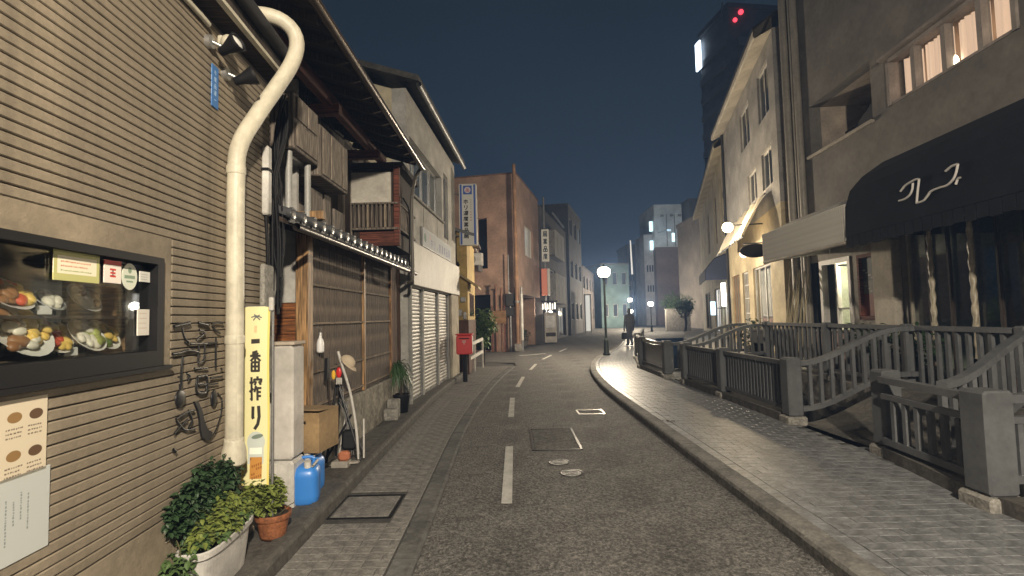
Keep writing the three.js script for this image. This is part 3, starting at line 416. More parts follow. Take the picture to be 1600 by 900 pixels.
// ------------------------------------------------------------------ old wooden house
const HS = (d) => d - 4.86;
const house = facade('wooden_house', 'old wooden house with dark lattice front, tiled pent roof and deep eaves', 'house', -1.977, 4.86, -1.92, 8.7);
{
  const g = house, W = 3.84;
  part('base_wall', [cbox(0.08, W - 0.02, 0.1, 0.66, -0.12, 0.06, 0.012)], mat([0.4, 0.365, 0.3], { m: 'conc', ms: 1.3, b: 'concB', bs: 0.008, roughness: 0.95 }), g);
  part('corner_post', cbox(-0.06, 0.06, 0.1, 2.55, -0.06, 0.06, 0.008), M.paleWood, g);
  part('jamb', cbox(0.063, 0.095, 0.664, 2.5, -0.04, 0.05, 0.004), mat([0.5, 0.42, 0.32], { m: 'woodV', ms: 0.5 }), g);
  part('post', cbox(1.7, 1.76, 0.664, 2.5, -0.04, 0.055, 0.005), M.paleWood, g); part('post', cbox(3.06, 3.13, 0.664, 2.5, -0.04, 0.055, 0.005), mat([0.36, 0.19, 0.085], { m: 'woodV', ms: 0.5 }), g);
  const slatM = mat([0.2, 0.155, 0.12], { m: 'woodV', ms: 0.35 }), sl = [[], []];
  for (let x = 0.11; x < 3.04; x += 0.034) if (x < 1.69 || x > 1.775) sl[x < 1.7 ? 0 : 1].push(bx(x, x + 0.017, 0.68, 2.48, 0.0, 0.026 + rr(-0.002, 0.002)));
  for (const s of sl) part('lattice_slats', s, slatM, g, { stuff: true });
  for (const y of [0.72, 1.05, 1.52, 1.9]) for (const [a, b] of [[0.1, 1.695], [1.765, 3.055]]) part('rail', bx(a, b, y, y + 0.022, 0.03, 0.042), mat([0.3, 0.23, 0.16], { m: 'wood', ms: 0.5 }), g);
  part('lattice_glass', bx(0.09, 3.1, 0.664, 2.5, -0.05, -0.04), M.darkGlass, g);
  for (let i = 0; i < 5; i++) part('end_board', cbox(3.14 + i * 0.138, 3.14 + i * 0.138 + 0.134, 0.664, 2.5, -0.04, 0.02 + rr(0, 0.006), 0.004), mat([0.12 + rr(0, 0.05), 0.065, 0.035], { m: 'woodV', ms: 0.5 }), g);
  part('back_wall', [bx(0.1, W, 0.1, 4.2, -0.5, -0.42)], M.greyWood, g);
  // gable wall facing the gap beside the restaurant
  for (let i = 0; i < 11; i++) part('side_board', cbox(0, 1.9, 0.12 + i * 0.1465, 0.12 + i * 0.1465 + 0.143, 0, 0.03, 0.004).rotateY(Math.PI / 2).translate(-0.03, 0, -0.062), M.orangeWood, g);
  part('side_plaster', bx(-0.025, 0.02, 1.735, 3.9, -1.96, -0.062), M.white, g);
  part('lintel', cbox(-0.055, 0.03, 2.52, 2.6, -1.9, 0.2, 0.005), M.paleWood, g);
  // upper wall of weathered boards
  for (let i = 0; i < 16; i++) part('upper_board', cbox(-0.7 + i * 0.283, -0.7 + i * 0.283 + 0.278, 2.55, 4.05, -0.36, -0.335 + rr(0, 0.008), 0.003), i % 3 ? M.darkWood : M.greyWood, g);
  // pent roof: eave from near to far, tiles one by one
  const ez = (s) => 0.24 + 0.09 * (s + 0.9) / 4.3, pent = part('pent_roof', [prism([[-0.35, 2.62], [0.3, 2.40], [0.3, 2.36], [-0.35, 2.56]].map(([z, y]) => [z, y]), -3.4, 0.9).rotateY(-Math.PI / 2).scale(-1, 1, 1)], M.darkWood, g);
  pent.geometry = geom([new THREE.BufferGeometry().setFromPoints([])].length ? (() => { const a = []; const s0 = -0.88, s1 = 3.42; const pt = (s, k, y) => [s, y, k ? ez(s) - 0.03 : -0.36]; const q = (A, B, C, D) => a.push(...A, ...B, ...C, ...A, ...C, ...D);
    q(pt(s0, 1, 2.37), pt(s1, 1, 2.37), pt(s1, 0, 2.6), pt(s0, 0, 2.6)); q(pt(s0, 0, 2.56), pt(s1, 0, 2.56), pt(s1, 1, 2.33), pt(s0, 1, 2.33)); q(pt(s0, 1, 2.33), pt(s1, 1, 2.33), pt(s1, 1, 2.37), pt(s0, 1, 2.37)); q(pt(s0, 0, 2.56), pt(s0, 1, 2.33), pt(s0, 1, 2.37), pt(s0, 0, 2.6)); q(pt(s1, 0, 2.56), pt(s1, 0, 2.6), pt(s1, 1, 2.37), pt(s1, 1, 2.33));
    const b = new THREE.BufferGeometry(); b.setAttribute('position', new THREE.Float32BufferAttribute(a, 3)); b.computeVertexNormals(); return b; })() : null);
  const tileW = 0.2, prof = (n) => { const p = []; for (let i = 0; i <= n; i++) { const u = i / n; p.push([(u - 0.5) * tileW, u < 0.3 ? 0.052 * Math.sin(Math.PI * u / 0.3) : -0.012 * Math.sin(Math.PI * (u - 0.3) / 0.7)]); } return p; };
  const P = prof(12), tilePoly = [...P.map(([x, y]) => [x, y + 0.014]), ...P.slice().reverse()];
  const tileG = ready(prism(tilePoly, -0.235, 0, 0)), capG = ready([prism(tilePoly, -0.235, 0, 0), new THREE.CylinderGeometry(0.046, 0.046, 0.03, 16).rotateX(Math.PI / 2).translate(-0.07, 0.03, 0.004), new THREE.SphereGeometry(0.05, 20, 12).scale(1, 1, 0.22).rotateX(-0.3).translate(-0.07, 0.03, 0.022), prism([[-0.06, -0.04], [0.1, -0.04], [0.1, 0.02], [-0.06, 0.02]], 0, 0.014)]);
  for (let s = -0.78; s < 3.36; s += tileW) for (let r = 0; r < 3; r++) {
    const z = ez(s) - r * 0.2, k = part(r ? 'roof_tile' : 'eave_tile', r ? tileG : capG, M.tile, pent); k.position.set(s, 2.385 + (ez(s) - z) * 0.36 + rr(-0.003, 0.003), z); k.rotation.x = 0.345 + rr(-0.01, 0.01); k.rotation.z = rr(-0.012, 0.012);
  }
  part('pent_gutter', [tube([[-0.8, 2.31, ez(-0.8) + 0.035], [1.3, 2.3, ez(1.3) + 0.035], [3.46, 2.29, ez(3.46) + 0.035]], 0.033, 10, 10)], mat([0.05, 0.042, 0.036], { roughness: 0.35, metalness: 0.3 }), g);
  for (let s = -0.6; s < 3.3; s += 0.45) part('rafter', bar([s, 2.5, -0.3], [s, 2.335, ez(s) - 0.05], 0.04, 0.05), M.darkWood, g);
  // upper roof with rafters, purlin and brackets
  const s0 = HS(3.25), s1 = HS(7.5), ze = 0.6;
  part('roof', (() => { const p = [[ze, 3.86], [ze, 3.91], [-3.2, 5.2], [-3.2, 5.14]]; return prism(p, s0, s1).rotateY(-Math.PI / 2).applyMatrix4(new THREE.Matrix4().set(1, 0, 0, 0, 0, 1, 0, 0, 0, 0, 1, 0, 0, 0, 0, 1)); })(), M.darkWood, g);
  g.children[g.children.length - 1].geometry = geom((() => { const b = [], A = (s, k) => [[s, 3.86, ze], [s, 3.92, ze], [s, 5.25, -3.2], [s, 5.19, -3.2]][k]; const q = (a, b2, c, d) => b.push(...a, ...b2, ...c, ...a, ...c, ...d); for (let k = 0; k < 4; k++) { const n = (k + 1) % 4; q(A(s0, k), A(s0, n), A(s1, n), A(s1, k)); } q(A(s0, 0), A(s0, 3), A(s0, 2), A(s0, 1)); q(A(s1, 0), A(s1, 1), A(s1, 2), A(s1, 3)); const o = new THREE.BufferGeometry(); o.setAttribute('position', new THREE.Float32BufferAttribute(b, 3)); o.computeVertexNormals(); return o; })());
  for (let s = s0 + 0.15; s < s1; s += 0.36) part('eave_rafter', bar([s, 4.12, -0.34], [s, 3.825, ze - 0.02], 0.05, 0.07), M.darkWood, g);
  part('purlin', cbox(s0 + 0.05, s1 - 0.1, 3.8, 3.93, 0.05, 0.14, 0.006), M.redWood, g);
  for (const d of [5.25, 6.75]) part('bracket_beam', cbox(HS(d), HS(d) + 0.1, 3.72, 3.84, -0.34, 0.2, 0.006), M.redWood, g);
  part('eave_gutter', [tube([[s0, 3.83, ze + 0.04], [(s0 + s1) / 2, 3.82, ze + 0.04], [s1 + 0.05, 3.8, ze + 0.04]], 0.04, 10, 10)], mat([0.08, 0.06, 0.045], { roughness: 0.3, metalness: 0.5 }), g);
  part('downpipe', tube([[HS(7.5), 3.8, ze + 0.03], [HS(7.7), 3.7, ze - 0.1], [HS(7.85), 3.5, ze - 0.18], [HS(7.88), 3.2, ze - 0.2], [HS(7.9), 2.7, ze - 0.2], [HS(7.9), 2.2, ze - 0.2], [HS(8.0), 2.12, ze - 0.3]], 0.026, 10, 40), mat([0.09, 0.08, 0.065], { roughness: 0.5 }), g);
  // shutter boxes on the upper floor
  const sb = (d0, d1, y0, y1, panels) => { const k = part('shutter_box', [cbox(HS(d0), HS(d1), y0, y1, -0.33, 0.12, 0.008)], M.greyWood, g); const n = panels.length; panels.forEach(([a, b, c, e]) => part('panel', cbox(HS(d0) + (d1 - d0) * a, HS(d0) + (d1 - d0) * b, y0 + (y1 - y0) * c, y0 + (y1 - y0) * e, 0.121, 0.135, 0.004), mat([0.3, 0.25, 0.2], { m: 'woodV', ms: 0.4 }), k)); return k; };
  sb(4.35, 4.9, 3.06, 3.56, [[0.1, 0.48, 0.55, 0.95], [0.54, 0.9, 0.55, 0.95], [0.1, 0.9, 0.06, 0.48]]); sb(4.95, 5.75, 2.98, 3.5, [[0.06, 0.28, 0.05, 0.95], [0.34, 0.72, 0.05, 0.95], [0.78, 0.95, 0.05, 0.95]]);
  part('shelf_bracket', [bx(HS(4.3), HS(4.9), 3.03, 3.055, -0.3, 0.02)], M.steel, g);
  for (const d of [4.42, 4.82]) part('support_pipe', cyl([HS(d), 2.5, 0.05], [HS(d), 3.05, 0.05], 0.03, 0.03, 10), mat([0.42, 0.42, 0.4], { roughness: 0.5, m: 'stain', ms: 0.4 }), g);
  for (const [a, b, c, e] of [[5.1, 5.5, 2.66, 2.93], [5.55, 5.75, 2.6, 2.95], [5.85, 6.2, 2.6, 2.85], [4.9, 5.3, 2.55, 2.7]]) part('loose_board', cbox(HS(a), HS(b), c, e, -0.1, -0.07, 0.004), M.greyWood, g);
  // projecting bay
  const bay = part('bay', [bx(HS(7.25), HS(8.3), 2.6, 3.75, -0.3, 0.3), bx(HS(7.2), HS(8.35), 3.72, 3.8, -0.3, 0.42)], M.darkWood, g), bs = HS(7.2);
  part('bay_panel', cbox(-0.33, 0.25, 3.22, 3.66, 0, 0.03, 0.006).rotateY(-Math.PI / 2).translate(bs + 0.03, 0, 0), mat([0.74, 0.7, 0.62], { m: 'plaster', ms: 1.8 }), bay);
  part('bay_post', cbox(bs - 0.02, bs + 0.06, 2.6, 3.74, 0.29, 0.37, 0.006), M.redWood, bay); part('bay_post', cbox(bs - 0.0, bs + 0.05, 2.75, 3.7, -0.36, -0.31, 0.006), M.greyWood, bay);
  for (let i = 0; i < 9; i++) part('baluster', cbox(bs - 0.03, bs - 0.005, 2.86, 3.19, -0.28 + i * 0.062, -0.28 + i * 0.062 + 0.034, 0.004), i % 4 === 3 ? mat([0.42, 0.34, 0.25], { m: 'woodV', ms: 0.4 }) : M.greyWood, bay);
  for (let i = 0; i < 10; i++) part('baluster', cbox(bs + 0.07 + i * 0.1, bs + 0.105 + i * 0.1, 2.86, 3.19, 0.34, 0.365, 0.004), M.greyWood, bay);
  part('bay_rail', [bx(bs - 0.045, bs, 3.19, 3.215, -0.3, 0.36), bx(bs - 0.045, bs, 2.825, 2.855, -0.3, 0.36), bx(bs, HS(8.3), 3.19, 3.215, 0.33, 0.375), bx(bs, HS(8.3), 2.825, 2.855, 0.33, 0.375)], M.greyWood, bay);
  part('bay_skirt', bx(bs + 0.0, bs + 0.03, 2.6, 2.8, -0.2, 0.3), M.redWood, bay);
  part('cable', tube([[bs + 0.1, 3.3, 0.4], [bs + 0.2, 3.15, 0.46], [bs + 0.3, 2.9, 0.45], [bs + 0.4, 2.5, 0.42], [bs + 0.5, 2.36, 0.4]], 0.012, 6), M.black, bay);
}
// ------------------------------------------------------------------ shop with roller shutters
const SS = (d) => (d - 8.75) * 1.0022;
const shop = facade('shutter_shop', 'white two-storey shop with three closed roller shutters', 'shop', -1.7825, 8.75, -1.472, 13.45);
{
  const g = shop, W = 4.71, sh = [[8.85, 9.82], [9.88, 11.2], [11.27, 12.36]].map((a) => a.map(SS));
  part('wall', [wall(0, W, 0.05, 5.6, -0.25, 0, [...sh.map(([a, b]) => [a, b, 0.1, 2.12]), [SS(8.95), SS(11.75), 3.8, 4.82], [SS(11.95), SS(12.5), 3.45, 5.02]])], M.white, g);
  part('side_wall', [prism([[-5, 0.05], [0, 0.05], [0, 5.6], [-5, 7.2]], 0, 0.2).rotateY(-Math.PI / 2).translate(0.201, 0, -0.252)], M.cream, g);
  part('far_wall', [prism([[-5, 0.05], [0, 0.05], [0, 5.6], [-5, 7.2]], 0, 0.2).rotateY(-Math.PI / 2).translate(W, 0, -0.252)], M.white, g);
  part('roof', [prism([[-5, 7.3], [0.28, 5.62], [0.28, 5.72], [-5, 7.42]], 0, W + 0.25).rotateY(-Math.PI / 2).translate(W + 0.05, 0, 0)], mat([0.1, 0.095, 0.085], { m: 'conc', ms: 1 }), g);
  part('roof_gutter', [tube([[-0.15, 5.58, 0.27], [W / 2, 5.57, 0.27], [W, 5.55, 0.27]], 0.05, 8, 8)], M.steel, g);
  part('pillar', cbox(SS(12.45), W, 0.06, 2.14, 0.002, 0.06, 0.01), mat([0.46, 0.41, 0.32], { m: 'plaster', ms: 1 }), g); part('pillar', cbox(0.0, 0.085, 0.06, 2.14, 0.002, 0.05, 0.008), mat([0.36, 0.36, 0.34], { m: 'plaster', ms: 1 }), g);
  part('fascia', cbox(0.02, W - 0.02, 2.14, 2.9, 0.002, 0.1, 0.012), mat([0.45, 0.43, 0.385], { m: 'stain', ms: 2.2, roughness: 0.6 }), g);
  for (const x of [1.2, 2.45, 3.6]) part('joint', bx(x - 0.006, x + 0.006, 2.92, 3.8, 0.001, 0.004), M.concDark, g);
  const shM = mat([0.5, 0.48, 0.44], { roughness: 0.5, m: 'stain', ms: 0.9 });
  for (const [a, b] of sh) {
    const s = []; for (let y = 0.14; y < 2.1; y += 0.068) s.push(prism([[-0.07, y], [-0.056, y + 0.006], [-0.05, y + 0.034], [-0.056, y + 0.06], [-0.07, y + 0.066]], a + 0.03, b - 0.03).rotateY(-Math.PI / 2).scale(-1, 1, 1).applyMatrix4(new THREE.Matrix4()));
    const fix = s.map((q) => { const p = q.attributes.position; for (let i = 0; i < p.count; i++) { const x = p.getX(i), z = p.getZ(i); p.setXYZ(i, Math.abs(x), p.getY(i), -Math.abs(z)); } q.computeVertexNormals(); return q; });
    const k = part('shutter', fix, shM, g); part('guide', [bx(a, a + 0.035, 0.1, 2.12, -0.1, -0.02), bx(b - 0.035, b, 0.1, 2.12, -0.1, -0.02)], M.steel, k); part('bottom_bar', bx(a + 0.036, b - 0.036, 0.1, 0.14, -0.08, -0.04), M.steel, k); part('backing', bx(a, b, 0.1, 2.12, -0.14, -0.12), M.steel, k);
    part('handle', bx((a + b) / 2 - 0.06, (a + b) / 2 + 0.06, 0.9, 0.925, -0.05, -0.035), M.metal, k);
  }
  windowPart(g, SS(8.95), SS(11.75), 3.8, 4.82, -0.12, { bars: [0.26, 0.5, 0.75], frame: M.metal, pane: mat([0.1, 0.115, 0.12], { roughness: 0.12 }) });
  part('window_sill', cbox(SS(8.9), SS(11.8), 3.75, 3.795, 0.002, 0.06, 0.006), M.concPale, g);
  windowPart(g, SS(11.95), SS(12.5), 3.45, 5.02, -0.06, { frame: M.steel, pane: mat([0.05, 0.06, 0.09], { roughness: 0.15 }) });
}
{
  const m = canvasMat(1024, 128, (c, w, h) => { c.fillStyle = '#8e949c'; c.fillRect(0, 0, w, h); c.fillStyle = '#2d5a44'; c.beginPath(); c.arc(60, 64, 34, 0, 7); c.fill(); c.strokeStyle = '#a9837a'; strokes(c, GLYPH.hin, 190, 18, 44, 40, 6); c.strokeStyle = '#47507a'; ['ho', 'ri', 'one', 'do', 'yu', 'ya', 'hin', 'kyo'].forEach((k, i) => k === 'one' ? (c.fillStyle = '#47507a', c.fillRect(452, 84, 20, 20)) : strokes(c, GLYPH[k], 230 + i * 94, 40, 66, 72, 10)); });
  const t = thing('shop_sign', 'long pale blue sign plate with dark lettering above the shutters', 'sign'); onFacade(shop, t, SS(11.17), 3.13, 0.004);
  part('board', cbox(-1.48, 1.48, -0.19, 0.19, 0, 0.035, 0.006), M.steel, t); part('lettering', face(2.9, 0.34, 0, 0, 0.037), m, t, { keepUV: true });
}
{
  const m = canvasMat(256, 896, (c, w, h) => { c.fillStyle = '#c9c9c4'; c.fillRect(0, 0, w, h); c.fillStyle = '#3c5aa8'; c.fillRect(12, 8, 28, h - 16); c.fillRect(w - 44, 8, 28, h - 16); c.fillRect(60, 24, 130, 130); c.fillStyle = '#c9c2c6'; c.beginPath(); c.arc(125, 88, 46, 0, 7); c.fill(); c.strokeStyle = '#b06a78'; strokes(c, GLYPH.hin, 100, 62, 50, 52, 8); c.strokeStyle = '#2a2c34'; ['ho', 'ri', 'yu', 'do', 'ya', 'hin', 'kyo'].forEach((k, i) => strokes(c, GLYPH[k], 62, 226 + i * 84, 72, 70, 12)); c.strokeStyle = '#5d6070'; for (let i = 0; i < 5; i++) strokes(c, GLYPH.ri, 160, 226 + i * 32, 22, 22, 4); c.strokeStyle = '#a05a60'; for (let i = 0; i < 4; i++) strokes(c, GLYPH.ho, 160, 400 + i * 40, 22, 26, 4); });
  const t = thing('projecting_sign', 'tall white and blue vertical box sign with dark lettering', 'sign', null, [-1.14, 3.5, 13.75]);
  part('case', cbox(-0.24, 0.24, 0, 1.68, -0.09, 0.09, 0.012), M.whitePaint, t); part('lettering', face(0.47, 1.66, 0, 0.84, 0.092), m, t, { keepUV: true }); part('lettering', face(0.47, 1.66, 0, 0.84, 0.092).rotateY(Math.PI), m, t, { keepUV: true });
  part('bracket', [bar([-0.24, 1.4, 0], [-0.36, 1.4, 0.25], 0.03, 0.03), bar([-0.24, 0.25, 0], [-0.36, 0.25, 0.25], 0.03, 0.03)], M.steel, t);
}
// ------------------------------------------------------------------ things standing along the left houses
{
  const t = thing('gate_post', 'white square post with chipped rust-edged top beside the yellow banner', 'post', null, [-1.84, 0.115, 4.16]);
  part('shaft', cbox(-0.105, 0.105, 0.36, 1.25, -0.11, 0.11, 0.014), mat([0.78, 0.74, 0.69], { m: 'plaster', ms: 2.4, roughness: 0.6 }), t); part('base_block', cbox(-0.11, 0.11, -0.06, 0.355, -0.115, 0.115, 0.014), M.whitePaint, t); part('cap', cbox(-0.112, 0.115, 1.252, 1.28, -0.118, 0.118, 0.006), mat([0.55, 0.47, 0.38], { m: 'stain', ms: 0.3 }), t);
}
{
  const t = thing('vertical_banner', 'yellow vertical banner with black characters and a beer glass picture', 'banner', null, [-1.727, 0, 3.45]);
  const m = canvasMat(160, 1008, (c, w, h) => {
    c.fillStyle = '#d9d3a2'; c.fillRect(0, 0, w, h); c.fillStyle = '#d8c66c'; c.fillRect(0, 0, 12, h); c.fillRect(w - 12, 0, 12, h);
    c.strokeStyle = '#55585c'; strokes(c, [[[0, 0.5], [0.5, 0.3], [1, 0.55]], [[0.2, 0.9], [0.5, 0.4], [0.85, 0.85]], [[0.3, 0.1], [0.5, 0.5], [0.8, 0.2]]], 52, 40, 62, 44, 7); c.fillStyle = '#d8b48a'; c.fillRect(72, 110, 16, 40);
    c.strokeStyle = '#2e2a26'; strokes(c, GLYPH.one, 48, 172, 64, 56, 26); strokes(c, GLYPH.ban, 46, 252, 70, 120, 13); strokes(c, GLYPH.shibo, 44, 398, 74, 140, 13); strokes(c, GLYPH.ri, 48, 560, 68, 140, 18);
    c.fillStyle = '#b9c1bc'; c.beginPath(); c.ellipse(82, 770, 52, 60, 0, 0, 7); c.fill(); c.fillRect(36, 770, 92, 120); c.fillStyle = '#6d7a70'; c.beginPath(); c.ellipse(90, 738, 34, 12, -0.2, 0, 7); c.fill(); c.fillStyle = '#e9e6da'; c.fillRect(46, 800, 72, 36); c.fillStyle = '#b7813c'; c.fillRect(50, 852, 70, 120); c.fillStyle = '#8f5a26'; for (let i = 0; i < 16; i++) c.fillRect(50 + (i * 37) % 62, 856 + (i * 53) % 110, 8, 14);
  });
  const w = 0.182, h = 1.18, g = new THREE.BoxGeometry(w, h, 0.003, 6, 24, 1), p = g.attributes.position; for (let i = 0; i < p.count; i++) p.setZ(i, p.getZ(i) + 0.006 * Math.sin(p.getY(i) * 7) + 0.004 * Math.cos(p.getX(i) * 30)); g.computeVertexNormals(); g.translate(0, 0.48 + h / 2, 0);
  part('cloth', g, m, t, { keepUV: true });
  part('rod', [cyl([-0.105, 1.66, -0.01], [0.105, 1.66, -0.01], 0.006, 0.006, 8), cyl([0.1, 0.1, -0.03], [0.1, 1.72, -0.03], 0.009, 0.009, 8)], M.steel, t); for (const x of [-0.1, 0.1]) part('tie', cbox(x - 0.014, x + 0.014, 1.63, 1.72, -0.02, 0.008, 0.004), M.whitePaint, t);
}
function leafGeo(w, l, bend) {                                      // pointed leaf folded along its midrib, two bends
  const a = [], r = [[0, 0.1], [0.3, 0.9], [0.6, 1], [0.85, 0.5], [1, 0]].map(([t, k]) => [t * l, k * w / 2, -bend * t * t * l]); const q = (A, B, C) => a.push(...A, ...B, ...C);
  for (let i = 0; i < 4; i++) for (const s of [-1, 1]) { const A = [0, r[i][2], r[i][0]], B = [s * r[i][1], r[i][2] + r[i][1] * 0.35, r[i][0]], C = [s * r[i + 1][1], r[i + 1][2] + r[i + 1][1] * 0.35, r[i + 1][0]], D = [0, r[i + 1][2], r[i + 1][0]]; q(A, B, C); q(A, C, D); }
  const g = new THREE.BufferGeometry(); g.setAttribute('position', new THREE.Float32BufferAttribute(a, 3)); g.computeVertexNormals(); return g;
}
function foliage(n, place, w, l, bend = 0.5) {
  const gs = [leafGeo(w, l, bend), leafGeo(w * 0.8, l * 1.2, bend * 0.6), leafGeo(w * 1.15, l * 0.85, bend * 1.4)], out = [], e = new THREE.Euler(), m = new THREE.Matrix4();
  for (let i = 0; i < n; i++) { const [x, y, z, yaw, pitch] = place(i), s = rr(0.65, 1.25); m.makeRotationFromEuler(e.set(pitch ?? rr(-0.9, 0.6), yaw ?? rr(0, 6.28), rr(-0.4, 0.4), 'YXZ')).scale(new THREE.Vector3(s, s, s)).setPosition(x, y, z); out.push(gs[i % 3].clone().applyMatrix4(m)); }
  return out;
}
{ // white oval trough with two-tone plants, on the strip under the wall
  const t = thing('white_planter', 'long white plastic planter overflowing with green plants under the siding', 'planter'); t.position.set(-1.685, 0.115, -2.95); t.scale.x = 1.1; t.rotation.y = Math.PI / 2 + 0.0625;
  const oval = (a, b, n = 40) => Array.from({ length: n }, (_, i) => { const k = i / n * 6.2832, c = Math.cos(k), s = Math.sin(k); return [a * Math.sign(c) * Math.pow(Math.abs(c), 0.55), b * Math.sign(s) * Math.pow(Math.abs(s), 0.55)]; });
  const ring = [[0.22, 0.068, 0], [0.25, 0.09, 0.185], [0.253, 0.093, 0.19], [0.268, 0.106, 0.195], [0.27, 0.108, 0.22], [0.26, 0.1, 0.225], [0.245, 0.088, 0.215], [0.238, 0.08, 0.175]], a = [], R = ring.map(([p, q, y0]) => [p, q, y0 * 1.2]).map(([p, q, y]) => oval(p, q).map(([x, z]) => [x, y, z]));
  for (let k = 0; k < R.length - 1; k++) for (let i = 0; i < 40; i++) { const j = (i + 1) % 40; a.push(...R[k][i], ...R[k + 1][i], ...R[k + 1][j], ...R[k][i], ...R[k + 1][j], ...R[k][j]); }
  const g = new THREE.BufferGeometry(); g.setAttribute('position', new THREE.Float32BufferAttribute(a, 3)); g.computeVertexNormals(); g.userData = {};
  part('trough', g, mat([0.62, 0.6, 0.57], { roughness: 0.6, m: 'stain', ms: 0.5 }), t); part('soil', slab(oval(0.236, 0.078).map(([x, z]) => [x, z]), 0.16, 0.23), M.soil, t);
  part('light_foliage', foliage(1500, () => { const a2 = rr(0, 6.28), r = Math.sqrt(rnd()); return [Math.cos(a2) * r * 0.27 + 0.01, 0.295 + 0.15 * (1 - r * r) * rr(0.3, 1.1) + rr(-0.015, 0.03), Math.sin(a2) * r * 0.1]; }, 0.026, 0.034), M.leafY, t);
  part('mid_foliage', foliage(1300, (i) => { const a2 = rr(0, 6.28), r = Math.sqrt(rnd()); return i % 6 ? [Math.cos(a2) * r * 0.27 + 0.01, 0.285 + 0.15 * (1 - r * r) * rr(0.2, 1.0) + rr(-0.015, 0.02), Math.sin(a2) * r * 0.1] : [-0.28 + rr(-0.05, 0.05), rr(0.02, 0.28), rr(-0.1, 0.04)]; }, 0.024, 0.034), M.leafG, t);
  part('dark_foliage', foliage(2600, () => { const u = rnd(), v = rr(0, 6.28), r = Math.cbrt(u), q = rr(-1, 1), s = Math.sqrt(1 - q * q); return [0.0 + s * Math.cos(v) * r * 0.34, 0.46 + q * r * 0.17 * (1 + 0.25 * Math.sin(v * 3)), -0.06 + s * Math.sin(v) * r * 0.075]; }, 0.022, 0.034), M.leafD, t);
  part('stems', Array.from({ length: 22 }, () => { const x = rr(-0.3, 0.3); return tube([[x, 0.15, rr(-0.06, 0.06)], [x + rr(-0.05, 0.05), 0.3, -0.03], [x + rr(-0.1, 0.1), rr(0.36, 0.52), rr(-0.13, 0)]], 0.003, 5, 6); }), mat([0.08, 0.07, 0.03]), t);
}
{
  const t = thing('terracotta_pot', 'terracotta flower pot with leafy plant beside the white planter', 'flower pot', null, [-1.64, 0.115, 3.52]);
  part('pot', lathe([[0, 0], [0.075, 0], [0.082, 0.02], [0.1, 0.12], [0.104, 0.125], [0.114, 0.13], [0.118, 0.165], [0.108, 0.168], [0.1, 0.14], [0, 0.135]], 26), mat([0.42, 0.15, 0.06], { m: 'conc', ms: 0.4, roughness: 0.75 }), t); part('soil', new THREE.CylinderGeometry(0.098, 0.098, 0.02, 20).translate(0, 0.14, 0), M.soil, t);
  part('foliage', foliage(900, () => { const v = rr(0, 6.28), q = rr(-1, 1), r = Math.cbrt(rnd()), s = Math.sqrt(1 - q * q); return [-0.06 + s * Math.cos(v) * r * 0.14, 0.28 + q * r * 0.13, s * Math.sin(v) * r * 0.15 + 0.02]; }, 0.026, 0.036), M.leafY, t);
  part('stem', [tube([[0, 0.13, 0], [-0.02, 0.22, 0.01], [-0.06, 0.3, 0.02]], 0.006, 6), tube([[0.02, 0.13, 0], [0.1, 0.2, 0], [0.15, 0.23, 0.02]], 0.003, 5)], mat([0.07, 0.07, 0.03]), t);
}
function ringLoft(rings, e, n = 36) {                               // stacked rounded-square rings
  const R = rings.map(([a, b, y]) => Array.from({ length: n }, (_, i) => { const k = i / n * 6.28318, c = Math.cos(k), s = Math.sin(k); return [a * Math.sign(c) * Math.pow(Math.abs(c), e), y, b * Math.sign(s) * Math.pow(Math.abs(s), e)]; })), a = []; const sm = [];
  for (let k = 0; k < R.length - 1; k++) for (let i = 0; i < n; i++) { const j = (i + 1) % n; sm.push(k * n + i, (k + 1) * n + i, (k + 1) * n + j, k * n + i, (k + 1) * n + j, k * n + j); }
  const g = new THREE.BufferGeometry(); g.setAttribute('position', new THREE.Float32BufferAttribute(R.flat(2), 3)); g.setIndex(sm); g.computeVertexNormals(); return g;
}
// blue water cans with the cardboard box on top
function can(x, d, turn, label) {
  const t = thing('water_can', label, 'water can', 'blue plastic water cans', [x, 0.115, d], turn);
  part('body', ringLoft([[0.088, 0.105, 0], [0.1, 0.12, 0.015], [0.104, 0.124, 0.06], [0.104, 0.124, 0.2], [0.106, 0.126, 0.215], [0.1, 0.12, 0.25], [0.082, 0.1, 0.28], [0.05, 0.07, 0.292], [0.001, 0.001, 0.295]], 0.62), M.blue, t);
  part('handle', tube([[-0.05, 0.28, -0.04], [-0.045, 0.33, -0.04], [0.045, 0.33, -0.04], [0.05, 0.28, -0.04]], 0.013, 8, 14), M.blue, t); part('cap', cyl([0.02, 0.285, 0.075], [0.02, 0.335, 0.085], 0.028, 0.026, 14), M.whitePaint, t); part('grip', tube([[0.06, 0.295, 0.1], [0.08, 0.31, 0.02], [0.078, 0.3, -0.05]], 0.01, 6, 10), M.whitePaint, t);
  return t;
}
can(-1.69, 4.2, 0.25, 'blue plastic water can nearest the white post'); can(-1.77, 4.47, -0.1, 'blue plastic water can behind, under the cardboard box');
{ const t = thing('cardboard_box', 'brown cardboard box with hand hole stacked above the blue cans', 'box', null, [-1.78, 0.455, 4.52], -0.15); const m = mat([0.4, 0.27, 0.135], { m: 'plaster', ms: 0.8, roughness: 0.9 });
  part('carton', [wall(-0.17, 0.17, 0, 0.33, 0.16, 0.166, [[-0.0, 0.05, 0.235, 0.262]]), bx(-0.17, 0.17, 0, 0.33, -0.166, -0.16), bx(-0.17, -0.164, 0, 0.33, -0.16, 0.16), bx(0.164, 0.17, 0, 0.33, -0.16, 0.16), bx(-0.164, 0.164, 0, 0.006, -0.16, 0.16)], m, t); part('flap', bx(-0.175, 0.172, 0.332, 0.337, -0.17, 0.001), m, t); part('flap', bar([0, 0.336, 0.004], [0, 0.35, 0.168], 0.34, 0.005), m, t); }
